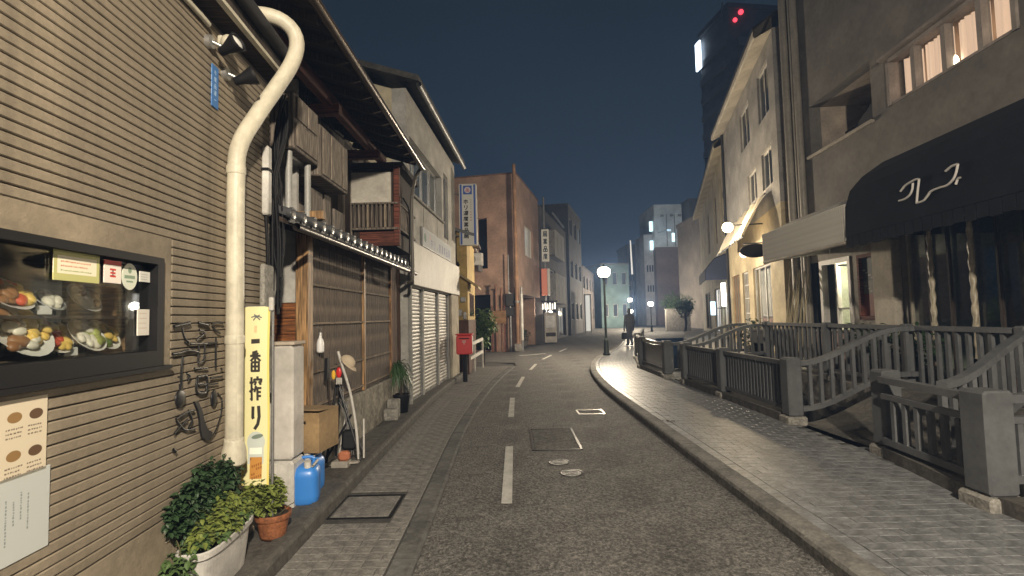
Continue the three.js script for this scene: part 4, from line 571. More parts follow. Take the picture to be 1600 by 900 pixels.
{ const t = thing('low_shelf', 'dark low stand behind the blue cans carrying the cardboard box', 'stand', null, [-1.85, 0.115, 4.55]); part('top', cbox(-0.08, 0.05, 0.3, 0.335, -0.16, 0.16, 0.004), M.darkWood, t); for (const z of [-0.13, 0.13]) part('leg', bx(-0.07, -0.03, 0, 0.3, z - 0.02, z + 0.02), M.darkWood, t); }
// folding frame with odds and ends
{
  const t = thing('folding_stand', 'black tubular folding stand with white curved strip leaning by the lattice', 'stand', null, [-1.72, 0.115, 5.3]); const q = (x, y, z = 0) => [x + 1.72, y - 0.115, z];
  part('tube_leg', cyl(q(-1.82, 0.95, 0), q(-1.9, 0.13, 0.08), 0.014), M.blackMetal, t); part('tube_leg', cyl(q(-1.82, 0.95, 0), q(-1.55, 0.16, 0.1), 0.014), M.blackMetal, t); part('tube_leg', cyl(q(-1.8, 0.92, -0.05), q(-1.9, 0.13, -0.2), 0.014), M.blackMetal, t); part('tube_leg', cyl(q(-1.8, 0.75, -0.02), q(-1.57, 0.24, 0.0), 0.011), M.blackMetal, t);
  part('brace', cyl(q(-1.9, 0.18, 0.06), q(-1.66, 0.6, 0.04), 0.012), M.blackMetal, t);
  part('curved_strip', tube([q(-1.79, 1.24, 0.05), q(-1.74, 1.08, 0.06), q(-1.66, 0.82, 0.07), q(-1.6, 0.5, 0.09), q(-1.57, 0.17, 0.1)], 0.014, 8, 30).scale(1, 1, 1), M.whitePaint, t); part('side_strip', cyl(q(-1.54, 0.55, 0.02), q(-1.53, 0.17, 0.06), 0.01), M.whitePaint, t); part('side_strip', cyl(q(-1.72, 0.6, 0.02), q(-1.78, 0.2, 0.06), 0.009), M.whitePaint, t);
  part('foot_plate', [bar(q(-1.86, 0.13, 0.12), q(-1.56, 0.15, 0.12), 0.06, 0.016), bx(-0.09, 0.07, 0, 0.06, 0.1, 0.2)], mat([0.42, 0.39, 0.34], { m: 'stain', ms: 0.3 }), t);
  part('wire', Array.from({ length: 7 }, () => tube([q(rr(-1.82, -1.7), rr(0.6, 0.95), 0.02), q(rr(-1.8, -1.65), rr(0.4, 0.6), 0.05), q(rr(-1.8, -1.6), rr(0.15, 0.3), 0.06)], 0.004, 5, 10)), M.steel, t);
  const m = solo('machine_case', [cbox(-0.075, 0.075, 0, 0.2, -0.07, 0.07, 0.02), cbox(-0.04, 0.04, 0.13, 0.14, 0.068, 0.073, 0.002)], M.black, 'black machine case at the foot of the folding stand', 'case'); m.position.set(-1.68, 0.25, -5.26); m.rotation.set(-0.15, 0.2, 0);
  const o = solo('orange_block', cbox(-0.055, 0.055, 0, 0.095, -0.04, 0.04, 0.02), mat([0.4, 0.14, 0.07], { roughness: 0.7 }), 'small orange block at the foot of the folding stand', 'block'); o.position.set(-1.69, 0.175, -5.13);
  const c = thing('work_glove', 'red and yellow work glove hung on the folding stand', 'glove', null, [-1.78, 1.0, 5.2]); part('palm', new THREE.SphereGeometry(0.032, 12, 10).scale(0.9, 1.7, 0.5).translate(0.015, 0.03, 0), M.red, c); part('cuff', new THREE.SphereGeometry(0.026, 12, 10).scale(0.8, 1.8, 0.5).translate(-0.035, 0.01, 0.01), mat([0.65, 0.38, 0.03]), c); part('fingers', [0, 1, 2, 3].map((i) => cyl([0.0 + i * 0.014, -0.02, 0.01], [-0.005 + i * 0.016, -0.085, 0.012], 0.009, 0.007, 7)), M.whitePaint, c);
  const hcap = solo('cloth_cap', [new THREE.SphereGeometry(0.07, 16, 10, 0, 6.3, 0, 1.7).scale(1.2, 1, 0.8), new THREE.CylinderGeometry(0.075, 0.09, 0.012, 16).scale(1.1, 1, 0.8).translate(0.03, -0.01, 0)], mat([0.4, 0.33, 0.24]), 'beige cloth cap hanging on the white curved strip', 'cap'); hcap.position.set(-1.69, 1.13, -5.24); hcap.rotation.z = -0.7;
}
{ const t = thing('spray_bottle', 'white plastic bottle hanging on the dark lattice', 'bottle'); onFacade(house, t, HS(5.1), 1.24, 0.06); part('body', lathe([[0, 0], [0.034, 0], [0.036, 0.02], [0.036, 0.09], [0.028, 0.125], [0.014, 0.15], [0.014, 0.17], [0, 0.17]], 16), mat([0.66, 0.66, 0.66], { roughness: 0.4 }), t); part('cap', cyl([0, 0.17, 0], [0, 0.2, 0], 0.017, 0.015, 12), M.metal, t); part('hook', tube([[0, 0.2, 0], [0, 0.24, 0.01], [0, 0.25, -0.04]], 0.003, 5, 10), M.steel, t); }
{ const t = thing('broom', 'dark brush leaning on the lattice below the white bottle', 'brush'); onFacade(house, t, HS(5.2), 0.68, 0.09); part('handle', cyl([0.0, 0, 0.03], [-0.02, 0.5, 0], 0.01, 0.01, 8), M.darkWood, t); part('bristles', prism([[-0.05, 0.28], [0.05, 0.28], [0.03, 0.5], [-0.03, 0.5]], -0.015, 0.015), M.black, t); }
{ const t = thing('strap_leaf_plant', 'spiky strap-leaved plant in a dark pot by the shutters', 'plant', null, [-1.76, 0.115, 8.05]); part('pot', lathe([[0, 0], [0.1, 0], [0.13, 0.24], [0.14, 0.25], [0.14, 0.28], [0.12, 0.28], [0.11, 0.24], [0, 0.23]], 18), M.black, t); part('stem', cyl([0, 0.22, 0], [-0.06, 0.72, 0], 0.03, 0.025, 8), M.darkWood, t);
  const bl = []; for (let i = 0; i < 90; i++) { const a = rr(0, 6.28), l = rr(0.28, 0.5), up = rr(-0.1, 0.35), p = [0, 0.35, 0.7, 1].map((k) => [-0.06 + Math.cos(a) * l * 0.62 * k, 0.7 + up * k - 0.75 * l * k * k * 1.15, Math.sin(a) * l * 0.62 * k]); for (let k = 0; k < 3; k++) { const w0 = [0.012, 0.016, 0.012, 0.001], n = [-Math.sin(a), 0, Math.cos(a)], A = p[k], B = p[k + 1], q = (P, s, w) => [P[0] + n[0] * s * w, P[1], P[2] + n[2] * s * w]; const g = new THREE.BufferGeometry(); g.setAttribute('position', new THREE.Float32BufferAttribute([...q(A, -1, w0[k]), ...q(A, 1, w0[k]), ...q(B, 1, w0[k + 1]), ...q(A, -1, w0[k]), ...q(B, 1, w0[k + 1]), ...q(B, -1, w0[k + 1])], 3)); g.computeVertexNormals(); bl.push(g); } }
  part('foliage', bl, mat([0.035, 0.075, 0.025], { roughness: 0.5, side: THREE.DoubleSide }), t); }
for (const [d, w, h, lab] of [[7.45, 0.2, 0.16, 'pale concrete block on the strip before the strap-leaved plant'], [7.62, 0.16, 0.27, 'taller grey concrete block behind the pale block']]) { const k = solo('concrete_block', cbox(-w / 2, w / 2, 0, h, -0.06, 0.06, 0.008), M.concPale, lab, 'block', 'loose concrete blocks'); k.position.set(-1.78, 0.115, -d); k.rotation.y = rr(-0.2, 0.2); }
// red post box
{ const t = thing('post_box', 'red street post box on a dark pole by the shutters', 'post box', null, [-1.18, 0.0, 12.5]);
  part('body', cbox(-0.19, 0.19, 0.68, 1.14, -0.17, 0.17, 0.02), M.red, t); part('top', cbox(-0.205, 0.205, 1.14, 1.175, -0.18, 0.19, 0.012), M.red, t); part('slot', cbox(-0.12, 0.12, 1.05, 1.075, 0.168, 0.176, 0.003), M.black, t);
  part('mark', [bx(-0.045, 0.045, 1.0, 1.014, 0.171, 0.175), bx(-0.045, 0.045, 0.972, 0.986, 0.171, 0.175), bx(-0.008, 0.008, 0.92, 0.972, 0.171, 0.175)], M.whitePaint, t); part('pole', cyl([0, 0, 0], [0, 0.68, 0], 0.055, 0.055, 12), M.black, t); part('side_plate', cbox(0.19, 0.197, 0.74, 1.1, -0.12, 0.12, 0.002), M.whitePaint, t); }
// ------------------------------------------------------------------ narrow yellow house, brown corner building and the left side beyond
{
  const t = thing('yellow_house', 'narrow yellow plastered house beyond the roller shutters', 'house', null, [-1.2, 0, 13.78]); const yel = mat([0.56, 0.4, 0.15], { m: 'plaster', ms: 1.6, b: 'plasterB', bs: 0.002 });
  part('wall', [prism([[-3, 1.5], [0, 1.5], [0, 3.75], [-0.4, 4.05], [-3, 4.8]], -2.6, 0)], yel, t); part('skirting', [bx(-3, 0.015, 0.05, 1.498, -2.6, 0.012)], mat([0.14, 0.07, 0.045], { m: 'woodV', ms: 0.6 }), t);
  part('roof', [prism([[-3.1, 4.9], [0.22, 3.82], [0.22, 3.74], [-3.1, 4.8]], -2.75, 0.15)], M.tile, t);
  part('canopy', [prism([[-0.32, 2.86], [0.3, 2.4], [0.3, 2.34], [-0.32, 2.78]], -1.2, 0.25)], mat([0.42, 0.33, 0.17], { m: 'stain', ms: 0.7 }), t);
  part('downpipe', tube([[-0.3, 4, 0.05], [-0.3, 3.1, 0.05], [-0.2, 2.95, 0.12], [-0.28, 2.8, 0.05], [-0.28, 0.2, 0.05]], 0.035, 8, 30), M.darkWood, t);
  for (const [x, y, w, h] of [[-0.12, 2.05, 0.14, 0.14], [-0.2, 1.7, 0.1, 0.18], [-0.08, 1.62, 0.08, 0.2]]) part('meter_box', cbox(x - w / 2, x + w / 2, y - h / 2, y + h / 2, 0, 0.09, 0.01), M.steel, t);
  part('shop_window', [bx(-0.03, 0.005, 1.6, 2.25, -2.2, -0.6)], M.darkGlass, t);
}
{ const t = thing('low_rail', 'pale low double railing behind the post box', 'railing', null, [-1.15, 0.0, 15.4]); for (const y of [0.5, 0.88]) part('rail', bar([-0.15, y - 0.1, 1.6], [0.2, y + 0.02, -0.4], 0.05, 0.09), M.whitePaint, t); for (const k of [0, 0.5, 1]) part('post', cyl([-0.15 + 0.35 * k, 0, 1.6 - 2 * k], [-0.15 + 0.35 * k, 0.92, 1.6 - 2 * k], 0.03), M.whitePaint, t); }
{ const t = thing('leafy_shrub', 'leafy light green shrub in front of the dark doorway', 'shrub', null, [-0.98, 0.1, 17.0]); part('stem', [tube([[0, -0.12, 0], [0.03, 0.6, 0], [-0.02, 1.2, 0]], 0.035, 6), tube([[0, 0.5, 0], [0.15, 0.9, 0.05], [0.22, 1.3, 0]], 0.02, 6)], M.darkWood, t);
  part('foliage', foliage(520, () => { const c = [[0.1, 1.45, 0, 0.33], [-0.12, 1.1, 0, 0.3], [0.22, 1.15, 0.1, 0.25], [-0.05, 0.75, 0.05, 0.25]][Math.floor(rnd() * 4)], v = rr(0, 6.28), q = rr(-1, 1), r = Math.cbrt(rnd()) * c[3], s = Math.sqrt(1 - q * q); return [c[0] + s * Math.cos(v) * r, c[1] + q * r, c[2] + s * Math.sin(v) * r]; }, 0.09, 0.16), M.leafG, t); }
const brown = facade('brown_building', 'reddish-brown rendered corner building with dark doorway', 'building', 0.27, 23.6, 1.6, 29.4);
{
  const g = brown, W = 5.95, H = 8.25, side = (u0, u1, y0, y1, h) => wall(u0, u1, y0, y1, 0, 0.3, h).rotateY(Math.PI / 2);
  part('side_wall', side(0, 7, -0.03, H, [[1.42, 1.92, 3.85, 6.25], [1.32, 2.3, 0.02, 2.62]]), M.brown, g);
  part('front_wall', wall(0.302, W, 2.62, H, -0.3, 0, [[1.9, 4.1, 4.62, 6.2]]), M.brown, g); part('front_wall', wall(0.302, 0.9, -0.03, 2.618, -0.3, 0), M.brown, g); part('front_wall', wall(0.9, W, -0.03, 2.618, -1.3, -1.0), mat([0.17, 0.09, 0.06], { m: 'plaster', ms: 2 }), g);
  part('roof', bx(0.3, W, H - 0.25, H - 0.15, -7, -0.3), M.concDark, g); part('coping', [bx(-0.04, W, H + 0.002, H + 0.06, -0.32, 0.04), bx(-0.04, 0.32, H + 0.002, H + 0.06, -7, -0.32)], mat([0.2, 0.11, 0.075], { m: 'plaster', ms: 1 }), g);
  part('back_wall', bx(W - 0.3, W, -0.03, H, -7, -0.3), M.brown, g); part('ceiling', bx(0.9, W, 2.62, 2.7, -1, -0.3), M.brown, g);
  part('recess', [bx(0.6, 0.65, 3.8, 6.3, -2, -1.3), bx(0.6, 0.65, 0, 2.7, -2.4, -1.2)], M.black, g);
  windowPart(g, 1.9, 4.1, 4.62, 6.2, -0.1, { bars: [0.5], t: 0.08, frame: M.whitePaint, pane: mat([0.5, 0.5, 0.48], { roughness: 0.3 }) });
}
{ const t = thing('air_conditioner', 'white outdoor air conditioner unit mounted in the brown wall recess', 'air conditioner'); onFacade(brown, t, -0.3, 3.98, -2.3); t.rotation.y = brown.rotation.y - Math.PI / 2; t.scale.setScalar(0.95);
  part('case', cbox(-0.1, 0.72, 0, 0.62, -0.28, 0.02, 0.015), M.whitePaint, t); part('fan_grille', lathe([[0, 0], [0.05, 0.006], [0.21, 0.006], [0.22, 0]], 22).rotateX(Math.PI / 2).translate(0.2, 0.31, 0.023), M.steel, t); part('bracket', [bx(-0.05, 0.02, -0.3, -0.002, -0.28, 0.3), bx(0.6, 0.67, -0.3, -0.002, -0.28, 0.3)], M.steel, t); part('hose', tube([[0.5, 0.6, -0.1], [0.4, 0.85, -0.05], [0.3, 1.1, 0.1]], 0.03, 8), M.whitePaint, t); }
{ const t = thing('corner_pole', 'tall brown service pole at the corner of the brown building', 'pole', null, [0.22, 0, 23.3]); part('shaft', cyl([0, -0.04, 0], [-0.02, 8.6, 0], 0.1, 0.08, 12), mat([0.3, 0.17, 0.1], { m: 'stain', ms: 1 }), t); part('collar', lathe([[0.1, 0], [0.13, 0], [0.13, 0.08], [0.1, 0.08]], 12).translate(0, 2.2, 0), M.steel, t); part('footing', cbox(-0.2, 0.2, -0.04, 0.35, -0.2, 0.2, 0.06), M.conc, t); }
{ const t = thing('guard_pole', 'pale striped pole guard beside the brown building corner', 'pole', null, [0.42, 0, 23.15]); part('shaft', cyl([0, -0.04, 0], [0, 2.9, 0], 0.05, 0.05, 10), M.steel, t); part('sleeve', cyl([0, 0.5, 0], [0, 2.6, 0], 0.065, 0.065, 10), M.whitePaint, t); }
for (const [x, h, c, lab] of [[-0.75, 3.0, 0, 'reddish pipe standing against the brown wall, left of the notice board'], [-0.5, 2.85, 0, 'second reddish pipe beside the wooden notice board'], [-0.1, 2.6, 1, 'dark narrow pipe on the brown wall near the corner pole']]) { const k = solo('wall_pipe', [cyl([0, -0.03, 0], [0, h, 0], 0.05, 0.05, 10), bx(-0.07, 0.07, h, h + 0.06, -0.06, 0.06), cyl([0, h * 0.6, 0], [0, h * 0.6, -0.12], 0.02, 0.02, 6)], c ? M.steel : mat([0.24, 0.12, 0.08], { m: 'stain', ms: 0.6 }), lab, 'pipe', 'pipes on the brown wall'); k.position.set(x, 0, -23.45); }
{ const t = thing('notice_board', 'small wooden notice board standing against the brown wall', 'notice board', null, [-0.6, 0, 23.3]); part('board', cbox(-0.4, 0.3, 1.25, 1.85, -0.02, 0.02, 0.01), mat([0.3, 0.16, 0.07], { m: 'wood', ms: 0.6 }), t); for (const x of [-0.33, 0.23]) part('leg', cbox(x - 0.03, x + 0.03, -0.03, 2.1, -0.06, -0.021, 0.006), M.redWood, t); }
{ const t = thing('pole_box', 'dark meter cabinet on the brown wall by the corner', 'cabinet', null, [-0.05, 0, 23.45]); part('cabinet', cbox(-0.25, 0.2, 2.05, 2.62, -0.12, 0.1, 0.02), M.dark, t); part('cabinet', cbox(-0.3, 0.12, 1.6, 1.98, -0.12, 0.08, 0.02), M.dark, t); part('conduit', cyl([-0.1, 2.6, 0], [-0.1, 4.4, 0], 0.025), M.steel, t); }
{ const t = thing('green_bin', 'green waste bin in the ground floor recess of the brown building', 'bin'); onFacade(brown, t, 1.7, 0, -0.4); part('body', prism([[-0.25, 0], [0.25, 0], [0.3, 0.8], [-0.3, 0.8]], -0.2, 0.2, 0.02), mat([0.08, 0.17, 0.05], { roughness: 0.5 }), t); part('lid', cbox(-0.32, 0.32, 0.82, 0.87, -0.24, 0.24, 0.012), mat([0.06, 0.13, 0.04]), t); }
{ const t = thing('round_shrub', 'dark rounded potted shrub beside the green bin', 'shrub'); onFacade(brown, t, 2.7, 0, -0.35); part('pot', lathe([[0, 0], [0.18, 0], [0.22, 0.3], [0, 0.3]], 14), M.concDark, t); part('foliage', foliage(300, () => { const v = rr(0, 6.28), q = rr(-1, 1), r = Math.cbrt(rnd()) * 0.35, s = Math.sqrt(1 - q * q); return [s * Math.cos(v) * r, 0.62 + q * r, s * Math.sin(v) * r]; }, 0.07, 0.1), M.leafD, t); }
// dark building with balconies
const bal = facade('balcony_building', 'dark three-storey building with pale balcony fronts', 'building', 1.72, 29.8, 4.3, 40);
{
  const g = bal, W = 10.5; part('wall', wall(0, W, -0.03, 8.1, -0.3, 0, [[0.3, 1.4, 0, 2.3], [2.2, 5.2, 0.1, 2.1], [6, 9.5, 0.1, 2.2], [2.4, 5, 3, 4.6], [2.4, 5, 5.6, 7.2]]), mat([0.1, 0.085, 0.08], { m: 'plaster', ms: 2 }), g); part('side_wall', bx(0, 0.3, -0.03, 8.1, -6, -0.302), mat([0.1, 0.085, 0.08], { m: 'plaster', ms: 2 }), g); part('roof', bx(0, W, 7.9, 8.0, -6, -0.3), M.concDark, g); part('interior', bx(0.4, W, 0, 7.8, -1.2, -1.1), M.black, g);
  for (const [y0, y1, a, b] of [[2.35, 4.25, 2.4, 6.2], [5.3, 7.0, 2.4, 6.0]]) { part('balcony_front', cbox(a, b, y0, y1, 0.45, 0.53, 0.03), mat([0.46, 0.43, 0.38], { m: 'stain', ms: 1.6 }), g); part('balcony_floor', bx(a, b, y0, y0 + 0.12, 0.002, 0.448), M.concDark, g); part('balcony_side', bx(a, a + 0.08, y0 + 0.122, y1, 0.002, 0.448), M.conc, g); }
  part('upper_rail', bar([1.5, 7.9, 0.5], [6.2, 7.75, 0.5], 0.08, 0.12), M.steel, g); part('corner_mast', cyl([0.25, 0, 0.2], [0.25, 8.6, 0.2], 0.06, 0.06, 8), M.steel, g);
  windowPart(g, 2.4, 5, 5.6, 7.2, -0.1, { bars: [0.5] }); windowPart(g, 2.4, 5, 3, 4.6, -0.1, { bars: [0.5] }); windowPart(g, 2.2, 5.2, 0.1, 2.1, -0.1, { bars: [0.33, 0.66], frame: M.darkWood }); windowPart(g, 6, 9.5, 0.1, 2.2, -0.1, { bars: [0.5], frame: M.darkWood });
}
{ const m = canvasMat(128, 520, (c, w, h) => { c.fillStyle = '#c4c4be'; c.fillRect(0, 0, w, h); c.strokeStyle = '#23262a'; ['kyo', 'ya', 'hin', 'do'].forEach((k, i) => strokes(c, GLYPH[k], 26, 26 + i * 122, 76, 96, 14)); });
  const t = thing('projecting_sign', 'white vertical sign with black characters on the dark building', 'sign', null, [1.98, 4.7, 29.55]); part('case', cbox(-0.22, 0.22, 0, 1.9, -0.1, 0.1, 0.015), M.whitePaint, t); part('lettering', face(0.41, 1.86, 0, 0.95, 0.102), m, t, { keepUV: true }); part('bracket', bar([0, 0.9, -0.1], [0.05, 0.9, -0.35], 0.06, 0.06), M.steel, t); }
{ const t = thing('projecting_sign', 'orange-red vertical sign box below the white sign', 'sign', null, [1.9, 2.75, 29.5]); part('case', cbox(-0.2, 0.14, 0, 1.55, -0.1, 0.1, 0.015), mat([0.6, 0.15, 0.07], { roughness: 0.5 }), t); part('edge_panel', cbox(0.145, 0.3, 0, 1.55, -0.1, 0.1, 0.01), M.whitePaint, t); part('bracket', bar([0, 0.8, -0.1], [0.05, 0.8, -0.4], 0.06, 0.06), M.steel, t); }
{ const t = thing('entrance_light_row', 'row of lit hanging lamps under the red sign', 'lamps', null, [2.1, 1.95, 29.5]); for (let i = 0; i < 6; i++) part('lamp_tube', cyl([-0.35 + i * 0.14, 0, 0], [-0.35 + i * 0.14, 0.32 + 0.06 * (i % 2), 0], 0.035, 0.035, 8), glow([1, 0.92, 0.75], 2.2), t); part('rail', bx(-0.45, 0.5, 0.42, 0.5, -0.05, 0.05), M.black, t); const l = new THREE.PointLight(col([1, 0.9, 0.75]), 5, 0, 2); l.position.set(0, -0.1, 0.1); l.castShadow = true; t.add(l); }
{ const t = thing('vending_cabinet', 'pale upright cabinet below the hanging lamps', 'cabinet', null, [2.15, 0, 29.5]); part('case', cbox(-0.35, 0.35, 0.05, 1.75, -0.3, 0.25, 0.02), mat([0.45, 0.42, 0.38], { m: 'stain', ms: 1 }), t); part('panel', cbox(-0.28, 0.28, 0.9, 1.6, 0.251, 0.265, 0.006), M.steel, t); part('panel', cbox(-0.28, 0.28, 0.4, 0.62, 0.251, 0.265, 0.006), M.darkWood, t); part('foot', bx(-0.34, 0.34, 0, 0.05, -0.28, 0.2), M.black, t); }
function block(name, label, x0, d0, x1, d1, H, m, rows, colsN, depth = 8, o = {}) {
  const g = facade(name, label, 'building', x0, d0, x1, d1), W = L(x0, d0, x1, d1); const holes = []; for (let r = 0; r < rows; r++) for (let k = 0; k < colsN; k++) holes.push([W * (k + 0.25) / colsN, W * (k + 0.75) / colsN, H * (r + 0.35) / rows, H * (r + 0.75) / rows]);
  part('wall', wall(0, W, -0.03, H, -0.25, 0, holes), m, g); part('side_wall', [bx(0, 0.25, -0.03, H, -depth, -0.252), bx(W - 0.25, W, -0.03, H, -depth, -0.252)], m, g); part('roof', bx(-0.05, W + 0.05, H + 0.002, H + 0.15, -depth, 0.05), M.concDark, g);
  holes.forEach(([a, b, c, e], i) => windowPart(g, a, b, c, e, -0.08, { t: 0.06, frame: M.steel, pane: o.lit && o.lit.includes(i) ? glow(o.litCol || [0.75, 0.95, 1], o.litK || 1.5) : M.darkGlass })); return g;
}
block('grey_building', 'dark grey building behind the balconied building', 4.6, 40.5, 6.6, 48, 10.4, mat([0.09, 0.085, 0.085], { m: 'plaster', ms: 3 }), 3, 3, 7, { lit: [8], litK: 0.12 });
block('low_shop', 'low dark shop with lit doorway far along the left', 6.7, 48.5, 9.6, 60, 6.2, mat([0.13, 0.11, 0.1], { m: 'plaster', ms: 3 }), 2, 4);
{ const t = thing('lit_doorway', 'tall lit white doorway far along the left side', 'doorway', null, [6.55, 0, 44.6]); part('frame', [bx(-0.3, -0.2, 0, 3.4, -0.1, 0.1), bx(0.2, 0.3, 0, 3.4, -0.1, 0.1), bx(-0.2, 0.2, 3.3, 3.4, -0.1, 0.1)], M.whitePaint, t); part('light_panel', bx(-0.2, 0.2, 0.2, 3.3, -0.04, 0.02), glow([1, 0.95, 0.82], 0.7), t); }
block('teal_building', 'teal painted building closing the street behind the lamp', 10.6, 61, 14.2, 62, 7.6, mat([0.1, 0.16, 0.16], { m: 'plaster', ms: 3 }), 2, 3);
block('dim_block', 'dim block far behind the street lamps', 13, 75, 18.6, 78, 6.5, mat([0.16, 0.16, 0.17], { m: 'plaster', ms: 3 }), 3, 4, 10, { lit: [2], litK: 1.2 });
// ------------------------------------------------------------------ right side: canal railings and arched footbridges
M.railGrey = mat([0.128, 0.134, 0.142], { m: 'plaster', ms: 1.7, b: 'plasterB', bs: 0.0015, roughness: 0.75 });
M.railDark = mat([0.1, 0.1, 0.1], { m: 'conc', ms: 0.9, roughness: 0.8 });
function post(x, d, label, o = {}) {
  const w = (o.w || 0.19) / 2, h = o.h || 0.82, y = o.y ?? 0.1, t = thing('railing_post', label, 'post', o.group || 'grey posts of the canal railing', [x, y, d], o.turn || 0);
  part('foot', cbox(-w - 0.03, w + 0.03, -0.03, 0.09, -w - 0.03, w + 0.03, 0.014), M.concPale, t); part('shaft', cbox(-w, w, 0.092, h + 0.02, -w, w, 0.014), M.railGrey, t); return t;
}
// a railing between two points; rise(k) lifts it along the way
function railParts(t, ax, ad, bx_, bd, y0, y1, step, rise = () => 0, o = {}) {
  const n = Math.max(2, Math.round(Math.hypot(bx_ - ax, bd - ad) / step)), at = (k, y) => [ax + (bx_ - ax) * k, y + rise(k), -(ad + (bd - ad) * k)], m = o.m || M.railGrey, N = o.n || 1;
  const sweep = (y, w, h) => { const g = []; for (let i = 0; i < N; i++) g.push(bar(at(i / N, y), at((i + 1) / N + (i < N - 1 ? 0.004 : 0), y), w, h)); return g; };
  part('top_rail', sweep(y1, 0.085, 0.06), o.topM || m, t); if (o.mid) part('middle_rail', sweep(y1 - 0.16, 0.05, 0.05), m, t); part('bottom_rail', sweep(y0, 0.06, 0.06), m, t);
  if (o.panel) part('dark_panel', bar(at(0.01, (y0 + y1) / 2), at(0.99, (y0 + y1) / 2), 0.02, y1 - y0 - 0.1), o.panel, t);
  else for (let i = 1; i < n; i++) { const k = i / n, a = at(k, y0 + 0.03), b = at(k, y1 - 0.03 - (o.mid ? 0.16 : 0)); part('baluster', bar(a, b, 0.042, 0.042), m, t); }
}
function railing(label, ax, ad, bx_, bd, o = {}) { const t = thing('canal_railing', label, 'railing', 'railing sections along the canal'); railParts(t, ax, ad, bx_, bd, o.y0 ?? 0.27, o.y1 ?? 0.86, o.step || 0.13, o.rise, o); return t; }
post(3.47, 3.82, 'nearest grey square post of the canal railing', { w: 0.22 }); post(3.72, 5.18, 'second nearest grey post, at the near side of the footbridge'); post(3.62, 6.75, 'third grey post, at the far side of the near footbridge'); post(3.62, 8.9, 'grey post between the two close-set baluster sections'); post(3.58, 10.7, 'grey post at the near side of the far footbridge'); post(3.47, 11.65, 'grey post where the dark glossy panel begins'); post(3.47, 13.9, 'grey post at the far end of the dark glossy panel'); post(4.05, 16.8, 'grey post near the street lamp');
railing('short railing section between the two nearest posts', 3.6, 5.06, 3.5, 3.95, { mid: true, step: 0.15 });
railing('railing section past the near footbridge', 3.62, 6.87, 3.62, 8.78, { step: 0.1 }); railing('railing section before the far footbridge', 3.62, 9.02, 3.58, 10.58, { step: 0.1 });
M.gloss = mat([0.02, 0.021, 0.024], { roughness: 0.22 });
railing('dark panelled railing with shiny top rail beyond the far footbridge', 3.47, 11.77, 3.47, 13.8, { panel: M.gloss, topM: mat([0.3, 0.28, 0.25], { roughness: 0.16, metalness: 0.7 }) });
railing('dark panelled railing leading to the street lamp', 3.48, 14.0, 4.02, 16.68, { panel: M.gloss }); railing('far railing section curving with the pavement', 4.12, 16.95, 6.1, 24, { step: 0.2 });
railing('railing going right from the nearest post across the canal', 3.6, 3.86, 5.1, 4.02, { mid: true, step: 0.15, y0: 0.27, y1: 0.86 });
{ const f = []; for (const [a, b] of [[[3.62, -8], [3.5, 3.7]], [[3.5, 3.95], [3.68, 5.06]], [[3.62, 6.9], [3.62, 8.78]], [[3.62, 9.02], [3.58, 10.58]], [[3.47, 11.77], [3.47, 13.8]], [[3.48, 14.0], [4.02, 16.7]], [[4.1, 16.95], [6.15, 24]]]) f.push(a, b); for (let i = 0; i < f.length; i += 2) struct('railing_footing', bar([f[i][0] + 0.02, 0.12, -f[i][1]], [f[i + 1][0] + 0.02, 0.12, -f[i + 1][1]], 0.24, 0.16), M.concDark); }
function bridge(label, a, b, c, d_, yTop, o = {}) {                 // railings start at a (far) and b (near), end at c and d_
  const t = thing('footbridge', label, 'footbridge', 'arched footbridges over the canal'); const rise = (k) => (yTop - 0.1) * (0.5 - 0.5 * Math.cos(Math.PI * clamp(k * 1.15)));
  const N = 10, pos = []; const P = (k, s, y) => { const A = s ? b : a, B = s ? d_ : c; return [A[0] + (B[0] - A[0]) * k, 0.09 + y + rise(k), -(A[1] + (B[1] - A[1]) * k)]; }; const q = (A, B, C, D) => pos.push(...A, ...B, ...C, ...A, ...C, ...D);
  for (let i = 0; i < N; i++) { const k = i / N, n = (i + 1) / N; q(P(k, 1, 0), P(n, 1, 0), P(n, 0, 0), P(k, 0, 0)); q(P(k, 0, -0.2), P(n, 0, -0.2), P(n, 1, -0.2), P(k, 1, -0.2)); q(P(k, 1, -0.2), P(n, 1, -0.2), P(n, 1, 0), P(k, 1, 0)); q(P(k, 0, 0), P(n, 0, 0), P(n, 0, -0.2), P(k, 0, -0.2)); }
  const g = new THREE.BufferGeometry(); g.setAttribute('position', new THREE.Float32BufferAttribute(pos, 3)); g.computeVertexNormals(); part('deck', g, M.concDark, t);
  const R = (A, B) => { const r = part('railing', bar([A[0], 0.3, -A[1]], [A[0], 0.8, -A[1]], 0.05, 0.05), M.railGrey, t); railParts(r, A[0], A[1], B[0], B[1], 0.27, 0.86, 0.15, rise, { n: 12 }); }; R(a, c); R(b, d_); return t;
}
bridge('arched footbridge with curved grey railings nearest the camera', [3.72, 6.75], [3.8, 4.6], [5.3, 6.75], [5.5, 5.25], 0.52);
bridge('small arched footbridge further along the canal', [3.57, 11.6], [3.68, 10.75], [5.4, 11.9], [5.35, 10.9], 0.5);
// railing along the far bank
for (const [d, lab] of [[5.3, 'far bank post beside the near footbridge end'], [6.9, 'far bank post behind the third grey post'], [8.7, 'far bank post below the white awning'], [10.8, 'far bank post by the far footbridge']]) post(5.2 + d * 0.012, d, lab, { y: 0.4, w: 0.12, h: 0.92, group: 'posts of the far bank railing' });
for (const [a, b, lab] of [[5.38, 6.83, 'far bank railing below the black awning'], [6.97, 8.63, 'far bank railing between black and white awnings'], [8.77, 10.73, 'far bank railing below the white awning']]) railing(lab, 5.2 + a * 0.012, a, 5.2 + b * 0.012, b, { y0: 0.55, y1: 1.29, step: 0.15 });
